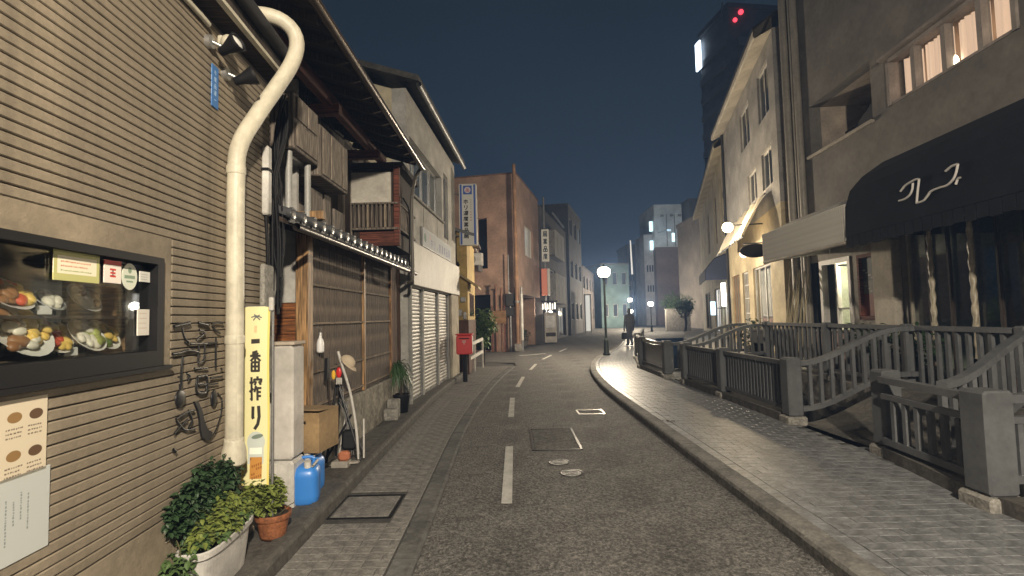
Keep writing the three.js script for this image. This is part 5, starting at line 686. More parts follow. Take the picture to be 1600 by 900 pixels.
// ------------------------------------------------------------------ grey rendered building with awnings
const RB = (d) => (12.3 - d) * 1.00157;
const big = facade('grey_rendered_building', 'large grey-brown rendered building with lit upstairs windows and shop awnings', 'building', 6.889, 12.3, 6.032, -3);
{
  const g = big, W = 15.32, wm = mat([0.2, 0.182, 0.158], { m: 'plaster', ms: 2.6, b: 'plasterB', bs: 0.003 });
  const o1 = [RB(11.4), RB(9.25), 5.03, 6.15], o2 = [RB(8.78), RB(6.34), 5.08, 5.9];
  part('wall', wall(0, W, 3.6, 10.2, -0.25, 0, [o1, o2]), wm, g);
  part('wall', wall(0, RB(8.75), 0.35, 3.598, -0.25, 0, [[0.35, 0.95, 0.45, 2.62], [RB(11.3), RB(10.18), 0.45, 2.62], [RB(9.95), RB(9.42), 1.35, 2.6]]), mat([0.4, 0.37, 0.32], { m: 'plaster', ms: 2 }), g);
  part('end_wall', bx(0, 0.25, 0.35, 10.2, -6, -0.252), wm, g); part('roof', bx(0, W, 10.2, 10.3, -6, 0.1), M.concDark, g);
  for (const [x, r] of [[0.14, 0.09], [0.42, 0.055], [0.62, 0.075]]) part('downpipe', cyl([x, 0.45, r + 0.01], [x, 10.1, r + 0.01], r, r, 12), mat([0.34, 0.31, 0.26], { m: 'stain', ms: 1.5, roughness: 0.55 }), g);
  // open loggia upstairs
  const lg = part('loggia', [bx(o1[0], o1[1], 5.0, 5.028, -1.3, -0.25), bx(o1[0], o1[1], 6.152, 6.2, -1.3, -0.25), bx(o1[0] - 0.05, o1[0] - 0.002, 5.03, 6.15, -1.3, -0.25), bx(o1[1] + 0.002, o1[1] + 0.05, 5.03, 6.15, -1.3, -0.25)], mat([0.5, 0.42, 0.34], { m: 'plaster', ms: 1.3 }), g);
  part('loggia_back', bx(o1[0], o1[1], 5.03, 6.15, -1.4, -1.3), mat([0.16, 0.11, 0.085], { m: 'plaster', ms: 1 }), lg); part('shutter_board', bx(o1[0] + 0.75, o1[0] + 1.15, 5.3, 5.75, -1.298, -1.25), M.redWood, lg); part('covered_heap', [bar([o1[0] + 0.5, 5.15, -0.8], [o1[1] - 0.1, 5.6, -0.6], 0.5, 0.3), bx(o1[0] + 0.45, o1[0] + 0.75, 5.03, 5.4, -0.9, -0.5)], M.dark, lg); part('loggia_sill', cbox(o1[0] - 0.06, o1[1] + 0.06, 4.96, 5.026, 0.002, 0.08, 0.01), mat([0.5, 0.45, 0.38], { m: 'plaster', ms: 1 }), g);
  // lit windows: curtains behind glass
  const wn = part('lit_window', [bx(o2[0], o2[0] + 0.07, 5.08, 5.9, -0.14, 0.04), bx(o2[1] - 0.07, o2[1], 5.08, 5.9, -0.14, 0.04), bx(o2[0], o2[1], 5.835, 5.9, -0.14, 0.04), bx(o2[0], o2[1], 5.08, 5.12, -0.14, 0.02), ...[0.24, 0.5, 0.76].map((k) => { const x = o2[0] + (o2[1] - o2[0]) * k; return bx(x - 0.045, x + 0.045, 5.12, 5.835, -0.13, 0.0); }), bx(o2[0] - 0.1, o2[1] + 0.1, 5.92, 5.97, 0.002, 0.12)], mat([0.3, 0.26, 0.23], { m: 'stain', ms: 1 }), g);
  const cuts = [0.02, 0.24, 0.5, 0.76, 0.99], curt = glow([1, 0.66, 0.44], 0.85, { color: col([0.5, 0.4, 0.33]) });
  for (let i = 0; i < 4; i++) { const a = o2[0] + (o2[1] - o2[0]) * cuts[i] + (i ? 0.045 : 0.1), b = o2[0] + (o2[1] - o2[0]) * cuts[i + 1] - 0.045, c = new THREE.PlaneGeometry(b - a, 0.715, 36, 1), p = c.attributes.position; for (let k = 0; k < p.count; k++) p.setZ(k, 0.022 * Math.sin(p.getX(k) * 62 + i) + 0.012 * Math.sin(p.getX(k) * 27 + i * 2)); c.computeVertexNormals(); c.translate((a + b) / 2, 5.4775, -0.2); part('curtain', c, curt, wn); part('pane', bx(a, b, 5.12, 5.835, -0.1, -0.094), M.glass, wn); }
  part('room_wall', bx(o2[0] - 0.1, o2[1] + 0.1, 5.0, 6, -0.5, -0.4), mat([0.5, 0.4, 0.3]), wn);
  // ground floor: doorway, poster frame, pale pier, dark shop
  const d0 = RB(11.3), d1 = RB(10.18); const door = part('door', [bx(d0, d0 + 0.1, 0.45, 2.62, -0.2, 0.03), bx(d1 - 0.08, d1, 0.45, 2.62, -0.2, 0.03), bx(d0 + 0.1, d1 - 0.08, 2.52, 2.62, -0.2, 0.03), bx(d0 + 0.45, d0 + 0.5, 0.45, 2.52, -0.14, -0.06), bx(d0 + 0.5, d1 - 0.08, 1.55, 1.59, -0.14, -0.06)], M.whitePaint, g); part('pane', bx(d0 + 0.5, d1 - 0.08, 0.5, 2.52, -0.11, -0.104), M.glass, door); part('side_panel', bx(d0 + 0.1, d0 + 0.45, 0.45, 2.52, -0.13, -0.1), M.dark, door);
  part('room', [bx(d0 - 0.4, d1 + 0.4, 0.3, 0.42, -2.5, -0.26), bx(d0 - 0.4, d1 + 0.4, 2.85, 2.95, -2.5, -0.26), bx(d0 - 0.4, d1 + 0.4, 0.4, 2.9, -2.6, -2.5), bx(d0 - 0.45, d0 - 0.4, 0.4, 2.9, -2.5, -0.26), bx(d1 + 0.4, d1 + 0.45, 0.4, 2.9, -2.5, -0.26)], mat([0.42, 0.46, 0.36], { m: 'plaster', ms: 1.5 }), door);
  const pf = part('poster_frame', [bx(RB(9.95), RB(9.42), 1.35, 1.42, -0.08, 0.03), bx(RB(9.95), RB(9.42), 2.53, 2.6, -0.08, 0.03), bx(RB(9.95), RB(9.95) + 0.06, 1.42, 2.53, -0.08, 0.03), bx(RB(9.42) - 0.06, RB(9.42), 1.42, 2.53, -0.08, 0.03)], M.redWood, g); part('picture', new THREE.BoxGeometry(0.42, 1.12, 0.02).translate((RB(9.95) + RB(9.42)) / 2, 1.975, -0.05), canvasMat(128, 340, (c, w, h) => { c.fillStyle = '#5c5a55'; c.fillRect(0, 0, w, h); c.fillStyle = '#3f4448'; c.fillRect(0, 0, w, h * 0.4); c.fillStyle = '#6f3a30'; c.fillRect(0, h * 0.62, w, h * 0.38); c.fillStyle = '#83807a'; for (let i = 0; i < 14; i++) c.fillRect((i * 47) % w, h * 0.2 + (i * 31) % (h * 0.5), 22, 9); }), pf, { keepUV: true });
  part('pier', cbox(RB(9.3), RB(8.75), 0.42, 2.75, 0.002, 0.16, 0.015), mat([0.55, 0.5, 0.42], { m: 'stain', ms: 1.4 }), g);
  part('left_window', [bx(0.35, 0.95, 0.45, 2.62, -0.12, -0.1)], M.darkGlass, g);
  // dark shop: glazed front set back with thin posts
  const s0 = RB(8.7), s1 = W; part('shop_back', bx(s0, s1, 0.4, 3.6, -1.6, -1.5), M.room, g); part('shop_ceiling', bx(s0, s1, 3.45, 3.598, -1.5, 0), M.room, g); part('shop_floor', bx(s0, s1, 0.36, 0.43, -1.5, 0.02), M.concDark, g);
  for (let i = 0; i < 12; i++) { const x = s0 + 0.1 + i * 0.42; part('glazing_bar', cbox(x - 0.022, x + 0.022, 0.44, 3.44, -0.05, 0.0, 0.006), i % 3 === 0 ? mat([0.42, 0.38, 0.3], { m: 'stain', ms: 0.7 }) : M.darkWood, g); }
  part('shop_glass', bx(s0, s1, 0.44, 3.44, -0.075, -0.069), M.glass, g);
}
for (const [x, lab] of [[RB(7.35), 'twisted pale column of the dark shop, nearer the white pier'], [RB(6.65), 'twisted pale column of the dark shop, nearer the frame edge']]) { const g = new THREE.CylinderGeometry(0.03, 0.034, 2.75, 12, 90), p = g.attributes.position; for (let i = 0; i < p.count; i++) { const y = p.getY(i), a = y * 30, r = 1 + 0.2 * Math.cos(2 * Math.atan2(p.getZ(i), p.getX(i)) + a); p.setX(i, p.getX(i) * r); p.setZ(i, p.getZ(i) * r); } g.computeVertexNormals(); const t = thing('twisted_column', lab, 'column', 'twisted columns at the dark shop'); onFacade(big, t, x, 0.4, 0.55); part('shaft', g.translate(0, 1.45, 0), mat([0.45, 0.4, 0.3], { roughness: 0.45, m: 'stain', ms: 0.5 }), t); part('base', cbox(-0.1, 0.1, 0, 0.1, -0.1, 0.1, 0.012), M.conc, t); }
// awnings
function sweepProfile(prof, x0, x1, n = 1) {                        // closed (z,y) outline pulled along local x
  const pos = [], q = (A, B, C, D) => pos.push(...A, ...B, ...C, ...A, ...C, ...D); for (let i = 0; i < prof.length; i++) { const a = prof[i], b = prof[(i + 1) % prof.length]; q([x0, a[1], a[0]], [x1, a[1], a[0]], [x1, b[1], b[0]], [x0, b[1], b[0]]); }
  const g = new THREE.BufferGeometry(); g.setAttribute('position', new THREE.Float32BufferAttribute(pos, 3)); g.computeVertexNormals(); return g;
}
{
  const t = thing('black_awning', 'black curved shop awning with pale brush lettering', 'awning'); onFacade(big, t, 0, 0, 0); const cloth = mat([0.013, 0.014, 0.018], { m: 'plaster', ms: 1.1, roughness: 1, specularIntensity: 0.3 });
  const out = [[0.01, 4.06], [0.4, 3.99], [0.8, 3.84], [1.12, 3.62], [1.32, 3.4], [1.4, 3.15], [1.42, 2.68]], inn = out.slice().reverse().map(([z, y]) => [z - 0.02, y - (z < 1.4 ? 0.03 : 0)]); const x0 = RB(7.85), x1 = RB(1.5);
  part('canopy', [sweepProfile([...out, ...inn], x0, x1)], cloth, t); for (const x of [x0, x1 - 0.02]) part('side_panel', prism([...out, [0.01, 2.68]], 0, 0.02).rotateY(-Math.PI / 2).translate(x + 0.02, 0, 0), cloth, t);
  part('valance', Array.from({ length: 40 }, (_, i) => bx(x0 + (x1 - x0) * i / 40, x0 + (x1 - x0) * (i + 1) / 40 - 0.012, 2.5 + 0.012 * (i % 2), 2.678, 1.405, 1.412)), cloth, t);
  for (const x of [x0 + 0.05, x0 + 1.6, x0 + 3.2]) part('strut', cyl([x, 2.72, 1.36], [x, 3.2, 0.02], 0.015, 0.015, 8), M.blackMetal, t);
  const LT = [[[5.68, 2.97], [5.79, 2.97], [5.88, 3.0], [5.93, 3.06], [5.95, 3.14]], [[5.72, 3.09], [5.81, 3.14], [5.91, 3.16], [6.0, 3.17], [6.06, 3.16]], [[6.06, 3.16], [6.02, 3.01], [5.99, 2.87]], [[5.99, 2.87], [6.06, 2.87], [6.12, 2.88], [6.18, 2.92], [6.24, 2.96], [6.37, 2.97], [6.48, 2.97], [6.57, 3.01], [6.62, 3.07], [6.66, 3.17]], [[6.66, 3.17], [6.57, 3.17], [6.48, 3.14]], [[6.61, 2.95], [6.64, 3.0], [6.68, 3.01]]];
  for (const s of LT) part('lettering', tube(s.map(([x, y]) => [x, y, 1.425]), 0.014, 6, s.length * 5), mat([0.5, 0.48, 0.46]), t);
}
{
  const t = thing('white_awning', 'white ribbed awning over the shop door', 'awning'); onFacade(big, t, 0, 0, 0); const cloth = mat([0.72, 0.69, 0.62], { m: 'stain', ms: 1.5, roughness: 0.7 }), x0 = RB(10.9), x1 = RB(7.92);
  part('canopy', [sweepProfile([[0.01, 3.66], [0.7, 3.5], [1.36, 3.2], [1.36, 3.17], [0.7, 3.47], [0.01, 3.63]], x0, x1)], cloth, t);
  const rib = []; for (let x = x0; x < x1; x += 0.062) rib.push(prism([[x, 1.36], [x + 0.031, 1.405], [x + 0.062, 1.36], [x + 0.062, 1.35], [x, 1.35]], 0, 0.58).rotateX(-Math.PI / 2).applyMatrix4(new THREE.Matrix4().set(1, 0, 0, 0, 0, 1, 0, 2.62, 0, 0, -1, 0, 0, 0, 0, 1)));
  const rb = rib.map((q) => { q = q.toNonIndexed ? (q.index ? q.toNonIndexed() : q) : q; q.computeVertexNormals(); return q; });
  part('ribbed_skirt', rb, cloth, t, { stuff: true }); part('bottom_bar', cyl([x0, 2.6, 1.37], [x1, 2.6, 1.37], 0.035, 0.035, 10), mat([0.5, 0.45, 0.37], { m: 'stain', ms: 0.7 }), t); part('arm', cyl([x0 + 0.1, 2.62, 1.35], [x0 + 0.1, 3.0, 0.02], 0.018), M.steel, t);
  part('side_panel', prism([[0.01, 3.63], [0.7, 3.47], [1.35, 3.17], [1.35, 2.62], [0.01, 2.75]], 0, 0.015).rotateY(-Math.PI / 2).translate(x0 + 0.015, 0, 0), cloth, t);
}
// clutter along the far bank
{ const t = thing('leaning_poles', 'bundle of pale bamboo poles leaning outside the shop door', 'poles', null, [6.35, 0.4, 11.6]); for (let i = 0; i < 6; i++) part('pole', cyl([-0.55 + i * 0.07, 0, 0.5], [0.02 + i * 0.08, 2.05 + rr(-0.15, 0.1), rr(-0.1, 0.0)], 0.022, 0.018, 8), mat([0.4, 0.34, 0.22], { m: 'stain', ms: 0.6 }), t); }
{ const t = thing('dark_bench', 'dark table-height bench below the left end of the white awning', 'bench', null, [5.85, 0.4, 11.6]); part('top', cbox(-0.25, 0.25, 0.68, 0.75, -0.6, 0.6, 0.01), M.dark, t); part('front', cbox(-0.24, -0.2, 0.42, 0.68, -0.58, 0.58, 0.006), M.dark, t); for (const z of [-0.5, 0.5]) part('leg', bx(-0.2, 0.2, 0, 0.68, z - 0.03, z + 0.03), M.darkWood, t); }
{ const t = thing('pink_cabinet', 'pale pinkish cabinet behind the far bank railing', 'cabinet', null, [6.2, 0.4, 9.9]); part('body', cbox(-0.2, 0.2, 0, 0.72, -0.28, 0.28, 0.012), mat([0.42, 0.32, 0.29], { m: 'stain', ms: 0.7 }), t); part('top', cbox(-0.24, 0.24, 0.722, 0.76, -0.32, 0.32, 0.008), M.conc, t); }
for (const [x, d, r, lab] of [[6.2, 9.1, 0.34, 'potted flowering plant in front of the pale pier'], [6.1, 8.4, 0.28, 'dark potted shrub right of the pale pier'], [5.9, 12.6, 0.4, 'dark shrub at the far bank by the white house'], [5.8, 7.4, 0.3, 'low potted shrub under the black awning']]) { const t = thing('potted_shrub', lab, 'potted plant', 'potted plants on the far bank', [x, 0.4, d]); part('pot', lathe([[0, 0], [0.16, 0], [0.21, 0.3], [0.22, 0.32], [0.19, 0.32], [0, 0.29]], 16), M.conc, t); part('foliage', foliage(260, () => { const v = rr(0, 6.28), q = rr(-1, 1), k = Math.cbrt(rnd()) * r, s = Math.sqrt(1 - q * q); return [s * Math.cos(v) * k, 0.6 + q * k, s * Math.sin(v) * k]; }, 0.06, 0.1), M.leafD, t); part('stem', cyl([0, 0.28, 0], [0, 0.6, 0], 0.015), M.darkWood, t); }
for (const [x, y, d, w, h, c, lab] of [[5.9, 0.4, 6.2, 0.4, 0.5, 0, 'dark crate on the far bank under the black awning'], [5.75, 0.4, 5.9, 0.3, 0.35, 1, 'brown crate beside the dark crate on the far bank'], [5.95, 0.4, 7.9, 0.35, 0.6, 2, 'grey crate on the far bank at the pale pier']]) { const m = [M.dark, M.redWood, M.conc][c], t = thing('crate', lab, 'crate', 'crates on the far bank', [x, y, d], rr(-0.3, 0.3)); part('body', wall(-w / 2, w / 2, 0, h, -w / 2, w / 2), m, t); for (const k of [0.15, 0.5, 0.85]) part('slat', bx(-w / 2 - 0.012, w / 2 + 0.012, h * k - 0.04, h * k + 0.04, w / 2, w / 2 + 0.012), m, t); }
// ------------------------------------------------------------------ white gabled house, cream house and the distance on the right
const WH = (d) => (20.4 - d) * 1.0308;
const wh = facade('white_house', 'tall white house with deep pale eave and lit shopfront', 'house', 8.7, 20.4, 6.785, 12.72);
{
  const g = wh, W = 7.92, wm = mat([0.36, 0.345, 0.325], { m: 'plaster', ms: 2, b: 'plasterB', bs: 0.002 }), win = [[WH(17.1), WH(15.7), 6.9, 8.2], [WH(14.5), WH(13.3), 6.9, 8.3], [WH(16.3), WH(15.1), 4.95, 5.9], [WH(14.4), WH(13.3), 4.95, 6.0]];
  part('wall', wall(0, W, 4.3, 8.8, -0.25, 0, win), wm, g); for (const [a, b, c, e] of win) windowPart(g, a, b, c, e, -0.06, { frame: M.whitePaint, bars: [0.5] });
  const s = [[WH(19.9), WH(18.4), 0.5, 2.9], [WH(17.9), WH(16.9), 0.5, 2.9], [WH(16.2), WH(14.0), 0.5, 2.9]]; part('shop_wall', wall(0, W, 0.35, 4.298, -0.25, 0, s), mat([0.6, 0.5, 0.32], { m: 'plaster', ms: 2 }), g);
  windowPart(g, s[0][0], s[0][1], 0.5, 2.9, -0.06, { frame: M.paleWood, bars: [0.33, 0.66], pane: glow([1, 0.75, 0.45], 0.18) });
  { const w = windowPart(g, s[1][0], s[1][1], 0.5, 2.9, -0.06, { frame: M.whitePaint, bars: [0.25, 0.5, 0.75], pane: glow([1, 0.8, 0.5], 0.22) }); part('cross_bars', [1.0, 1.5, 2.0, 2.45].map((y) => bx(s[1][0] + 0.05, s[1][1] - 0.05, y - 0.015, y + 0.015, -0.075, -0.055)), M.whitePaint, w); }
  { const w = windowPart(g, s[2][0], s[2][1], 0.5, 2.9, -0.06, { frame: M.whitePaint, bars: [0.25, 0.6], pane: M.glass }); part('blind', bx(s[2][0] + 0.1, s[2][1] - 0.1, 1.4, 2.8, -0.2, -0.17), mat([0.6, 0.58, 0.54]), w); part('kick_panel', bx(s[2][0] + 0.1, s[2][1] - 0.1, 0.55, 1.35, -0.2, -0.16), mat([0.3, 0.13, 0.07]), w); }
  part('eave', [sweepProfile([[0, 8.75], [0.42, 8.55], [0.45, 8.6], [0.45, 8.75], [0, 9.1]], -0.1, W + 0.05)], mat([0.6, 0.55, 0.46], { m: 'stain', ms: 1.4 }), g); part('roof', [sweepProfile([[0.47, 8.76], [0.47, 8.82], [-3, 10.7], [-3, 10.64], [0, 9.11]], -0.15, W + 0.1)], M.tile, g); part('side_wall', [bx(W - 0.25, W, 0.35, 9.0, -6, -0.252), bx(0, 0.25, 0.35, 9, -6, -0.252)], wm, g);
  part('downpipe', cyl([0.05, 0.4, 0.06], [0.05, 8.8, 0.06], 0.05, 0.05, 10), M.dark, g);
  part('room_wall', bx(0.3, W - 0.3, 0.4, 4.2, -2, -1.9), M.room, g);
}
{ const t = thing('fabric_canopy', 'creased pale fabric canopy glowing beside the wall lamp', 'canopy'); onFacade(wh, t, 0, 0, 0); const g = new THREE.PlaneGeometry(4.9, 1.1, 40, 8), p = g.attributes.position; for (let i = 0; i < p.count; i++) p.setZ(i, 0.05 * Math.sin(p.getX(i) * 6 + p.getY(i) * 3) + 0.03 * Math.sin(p.getX(i) * 13) - p.getY(i) * 0.55); g.computeVertexNormals(); g.translate(WH(16), 4.15, 0.45);
  part('cloth', g, mat([0.62, 0.55, 0.42], { transmission: 0.2, thickness: 0, roughness: 0.9, side: THREE.DoubleSide, m: 'stain', ms: 1.2 }), t); part('frame_bar', [cyl([WH(18.4), 4.7, 0.14], [WH(13.6), 4.72, 0.14], 0.02, 0.02, 8), cyl([WH(18.4), 3.62, 0.74], [WH(13.6), 3.6, 0.74], 0.02, 0.02, 8)], M.blackMetal, t); }
function wallLamp(g, x, y, z, label, r, c, em, I) { const t = thing('wall_lamp', label, 'wall lamp', 'lit lamps on the right-hand buildings'); onFacade(g, t, x, y, z); part('bracket', [cyl([0, 0.05, -z + 0.01], [0, 0.05, -r * 0.6], 0.02, 0.02, 8), cyl([0, r * 0.8, 0], [0, r * 1.3, 0], r * 0.5, r * 0.2, 10)], M.blackMetal, t); part('globe', new THREE.SphereGeometry(r, 18, 14), glow(c, em), t); const l = new THREE.PointLight(col(c), I, 0, 2); l.castShadow = true; l.shadow.radius = r * 50; t.add(l); return t; }
wallLamp(wh, WH(14.6), 4.02, 0.95, 'bright globe lamp in front of the fabric canopy', 0.15, [1, 0.78, 0.48], 16, 22);
wallLamp(wh, WH(14.85), 3.25, 0.5, 'small lit lamp below the fabric canopy', 0.11, [1, 0.86, 0.66], 6, 5);
wallLamp(big, RB(10.62), 2.42, -0.5, 'round lamp lit inside the shop doorway', 0.12, [1, 0.86, 0.62], 10, 18);
for (const [x, y, k, lab] of [[RB(7.55), 5.22, 0.1, 'round lamp glowing in the middle lit upstairs window'], [RB(6.42), 5.32, 0.07, 'round lamp glowing at the right end of the lit upstairs windows']]) { const t = thing('window_lamp', lab, 'lamp', 'lamps in the lit upstairs window'); onFacade(big, t, x, y, -0.13); part('globe', new THREE.SphereGeometry(k, 16, 12).scale(1, 1.3, 0.3), glow([1, 0.8, 0.55], 9), t); part('holder', cyl([0, 0, -0.02], [0, 0.1, -0.03], 0.01, 0.01, 6), M.black, t); }
{ const t = thing('door_sign', 'dark oval sign projecting near the wall lamps', 'sign'); onFacade(wh, t, WH(13.3), 3.15, 0.5); part('plate', cyl([-0.03, 0, 0], [0.03, 0, 0], 0.3, 0.3, 24).scale(1, 0.6, 1.3), M.dark, t); part('arm', bar([0, 0.2, 0.3], [0, 0.2, -0.48], 0.03, 0.03), M.blackMetal, t); }
const cr = facade('cream_house', 'cream rendered house with dark windows beyond the white house', 'house', 13.9, 37.4, 8.95, 20.9);
{
  const g = cr, W = 17.2, h = [[14.6, 15.4, 5.0, 7.6], [11.5, 12.6, 5.0, 7.4], [7, 8.2, 5, 7.4], [13.8, 15.8, 0.5, 2.8], [9.5, 12.5, 0.5, 2.8], [3, 7, 0.5, 2.8]]; part('wall', wall(0, W, 0.2, 8.6, -0.25, 0, h), mat([0.42, 0.36, 0.24], { m: 'plaster', ms: 2.5 }), g); h.forEach(([a, b, c, e], i) => windowPart(g, a, b, c, e, -0.07, { frame: M.darkWood, bars: [0.5], pane: i === 3 ? glow([1, 0.82, 0.55], 0.35) : i === 4 ? glow([0.8, 0.9, 1], 0.3) : undefined }));
  part('eave', [sweepProfile([[0, 8.55], [0.4, 8.38], [0.43, 8.44], [0.43, 8.6], [0, 8.95]], -0.1, W + 0.02)], mat([0.55, 0.48, 0.34], { m: 'stain', ms: 1.4 }), g); part('roof', [sweepProfile([[0.45, 8.61], [0.45, 8.67], [-3, 10.2], [-3, 10.1], [0, 8.96]], -0.1, W)], M.tile, g); part('side_wall', bx(W - 0.25, W, 0.2, 8.9, -5, -0.252), mat([0.5, 0.43, 0.27], { m: 'plaster', ms: 2.5 }), g);
  for (const [x, y] of [[16.3, 6.6], [16.3, 5.6]]) part('round_vent', cyl([x, y, 0.002], [x, y, 0.05], 0.16, 0.16, 14), M.black, g);
}
{ const t = thing('dark_canopy', 'dark blue shop canopy on the cream house', 'awning'); onFacade(cr, t, 0, 0, 0); part('canopy', [sweepProfile([[0.01, 4.1], [0.5, 3.9], [0.9, 3.4], [0.9, 2.95], [0.88, 2.95], [0.88, 3.38], [0.48, 3.87], [0.01, 4.06]], 12, 16.2)], mat([0.02, 0.025, 0.05]), t); part('side_panel', prism([[0.01, 4.06], [0.48, 3.87], [0.88, 3.38], [0.88, 2.95], [0.01, 2.95]], 0, 0.02).rotateY(-Math.PI / 2).translate(16.2, 0, 0), mat([0.02, 0.025, 0.05]), t); }
for (const [x, y, z, w, h, c, em, I, lab] of [[16.5, 2.3, 0.22, 0.2, 1.0, [1, 0.95, 0.85], 3, 4, 'bright white upright light sign by the cream house'], [13.9, 1.75, 0.45, 0.22, 0.65, [0.6, 0.85, 1], 2.2, 3, 'bluish light sign further along the cream house']]) { const t = thing('light_sign', lab, 'light sign', 'small lit signs on the right'); onFacade(cr, t, x, y, z); part('panel', cbox(-0.06, 0.06, -h / 2, h / 2, -w / 2, w / 2, 0.02), glow(c, em), t); part('bracket', bar([0, 0, -w / 2], [0, 0, -z], 0.04, 0.04), M.blackMetal, t); if (I) { const l = new THREE.PointLight(col(c), I, 0, 2); l.position.set(0.15, 0, 0); l.castShadow = true; l.shadow.radius = 8; t.add(l); } }
// tower block with roof sign and beacon
{
  const g = facade('tower_block', 'dark high-rise tower with stacked balconies, lit sign and red roof beacon', 'tower', 32.4, 83.5, 33.6, 75), W = 8.6, m = mat([0.2, 0.22, 0.25], { m: 'plaster', ms: 6 }); part('shaft', bx(0, W, 0, 47.5, -22, 0), m, g); part('parapet', bx(-0.2, W + 0.2, 47.502, 48.3, -22.2, 0.2), m, g);
  for (let f = 1; f < 15; f++) { part('balcony', bx(0.3, W - 0.5, f * 3 - 0.15, f * 3 + 0.9, 0.002, 0.4), mat([0.17, 0.185, 0.21]), g); part('balcony', bx(W + 0.002, W + 0.4, f * 3 - 0.15, f * 3 + 0.9, -20, -1.5), mat([0.17, 0.185, 0.21]), g); }
  part('roof_sign', cbox(-0.3, 1.3, 41.8, 46.6, 0.45, 0.75, 0.1), glow([0.75, 0.88, 1], 4), g); part('mast', cyl([7.6, 46, 0.3], [7.6, 48.9, 0.3], 0.12, 0.12, 8), M.steel, g); for (const [x, y, s, z] of [[8.75, 46.9, 0.38, -2], [8.75, 45.6, 0.32, -1]]) part('beacon', new THREE.SphereGeometry(s, 12, 10).translate(x, y, z), glow([1, 0.05, 0.08], 3), g);
}
// pale block at the end of the street
{
  const t = thing('pale_block', 'pale blue-white block over brown storeys at the end of the street', 'building', null, [21.7, 0, 70]); part('upper_storeys', bx(-1.9, 1.95, 10.7, 16.6, -8, 0), mat([0.62, 0.66, 0.68], { m: 'stain', ms: 5 }), t); part('lower_storeys', bx(-1.8, 2.3, -0.03, 10.698, -8, -0.05), mat([0.24, 0.17, 0.15], { m: 'plaster', ms: 5 }), t);
  part('joint', [bx(-0.25, -0.15, 10.8, 15.2, 0.001, 0.05), bx(0.85, 0.95, 10.8, 15.2, 0.001, 0.05)], M.conc, t); for (const x of [-1.0, 0.3, 1.4]) part('vent', bx(x, x + 0.45, 14.9, 15.2, 0.001, 0.06), M.steel, t);
  const w = glow([0.7, 0.95, 1], 1.8); part('lit_window', cbox(0.45, 0.85, 11.4, 12.6, 0.001, 0.08, 0.02), w, t); part('lit_window', cbox(-2.4, -1.98, 13.0, 14.4, -0.8, -0.5, 0.02), w, t); part('lit_window', cbox(-2.4, -1.98, 10.4, 11.7, -0.8, -0.5, 0.02), w, t);
  part('stair_wing', bx(-3.2, -1.902, -0.03, 12.6, -6, -0.9), mat([0.4, 0.4, 0.42], { m: 'stain', ms: 4 }), t); for (const x of [-2.9, -2.55, -2.2]) for (const y of [4.6, 7.4]) part('wing_window', bx(x, x + 0.2, y, y + 0.9, -0.899, -0.87), M.darkGlass, t);
  const l = new THREE.PointLight(col([0.6, 0.85, 1]), 90, 0, 2); l.position.set(-1.5, 12.2, 5); l.castShadow = true; l.shadow.radius = 20; l.intensity = 26; t.add(l); part('flood_lamp', cbox(-1.75, -1.25, 12.05, 12.3, 5.05, 5.2, 0.03), glow([0.6, 0.85, 1], 1), t); part('flood_arm', bar([-1.5, 12.3, 5.2], [-1.5, 12.6, 0.05], 0.06, 0.06), M.steel, t);
}
const box2 = (name, label, x, d, w, h, dp, m, litN = 0, y0 = -0.03) => { const t = thing(name, label, 'building', null, [x, 0, d]); part('body', bx(-w / 2, w / 2, y0, h, -dp, 0), m, t); part('parapet', bx(-w / 2 - 0.1, w / 2 + 0.1, h + 0.002, h + 0.4, -dp - 0.1, 0.1), m, t); const n = Math.max(1, Math.floor(w / 1.6)), f = Math.floor(h / 3); for (let i = 0; i < n; i++) for (let j = 0; j < f; j++) part('window', cbox(-w / 2 + (i + 0.25) * w / n, -w / 2 + (i + 0.75) * w / n, j * 3 + 1.2, j * 3 + 2.5, 0.001, 0.05, 0.015), (i * 7 + j * 3) % 11 < litN ? glow([0.65, 0.82, 1], 0.35) : M.darkGlass, t); return t; };
box2('office_block', 'dark office block to the right of the pale block', 26.2, 68, 4.4, 16.5, 8, mat([0.12, 0.115, 0.12], { m: 'plaster', ms: 5 }), 1);
box2('office_block', 'grey-brown office block nearer, beside the cream house', 21.2, 50, 4.4, 11.2, 8, mat([0.2, 0.18, 0.165], { m: 'plaster', ms: 5 }), 1);
box2('office_block', 'dim narrow block far left of the pale block', 22.0, 90, 3.2, 13.5, 8, mat([0.14, 0.14, 0.16], { m: 'plaster', ms: 5 }), 1);
{ const t = thing('strip_sign', 'thin glowing vertical strip sign far down the street', 'sign', null, [17.0, 0, 72]); part('strip', cyl([0, 7.2, 0], [-0.1, 12, 0], 0.13, 0.08, 8), glow([1, 0.92, 0.8], 0.9), t); part('mast', cyl([0, 0, -0.2], [0, 12, -0.2], 0.08, 0.08, 6), M.dark, t); }
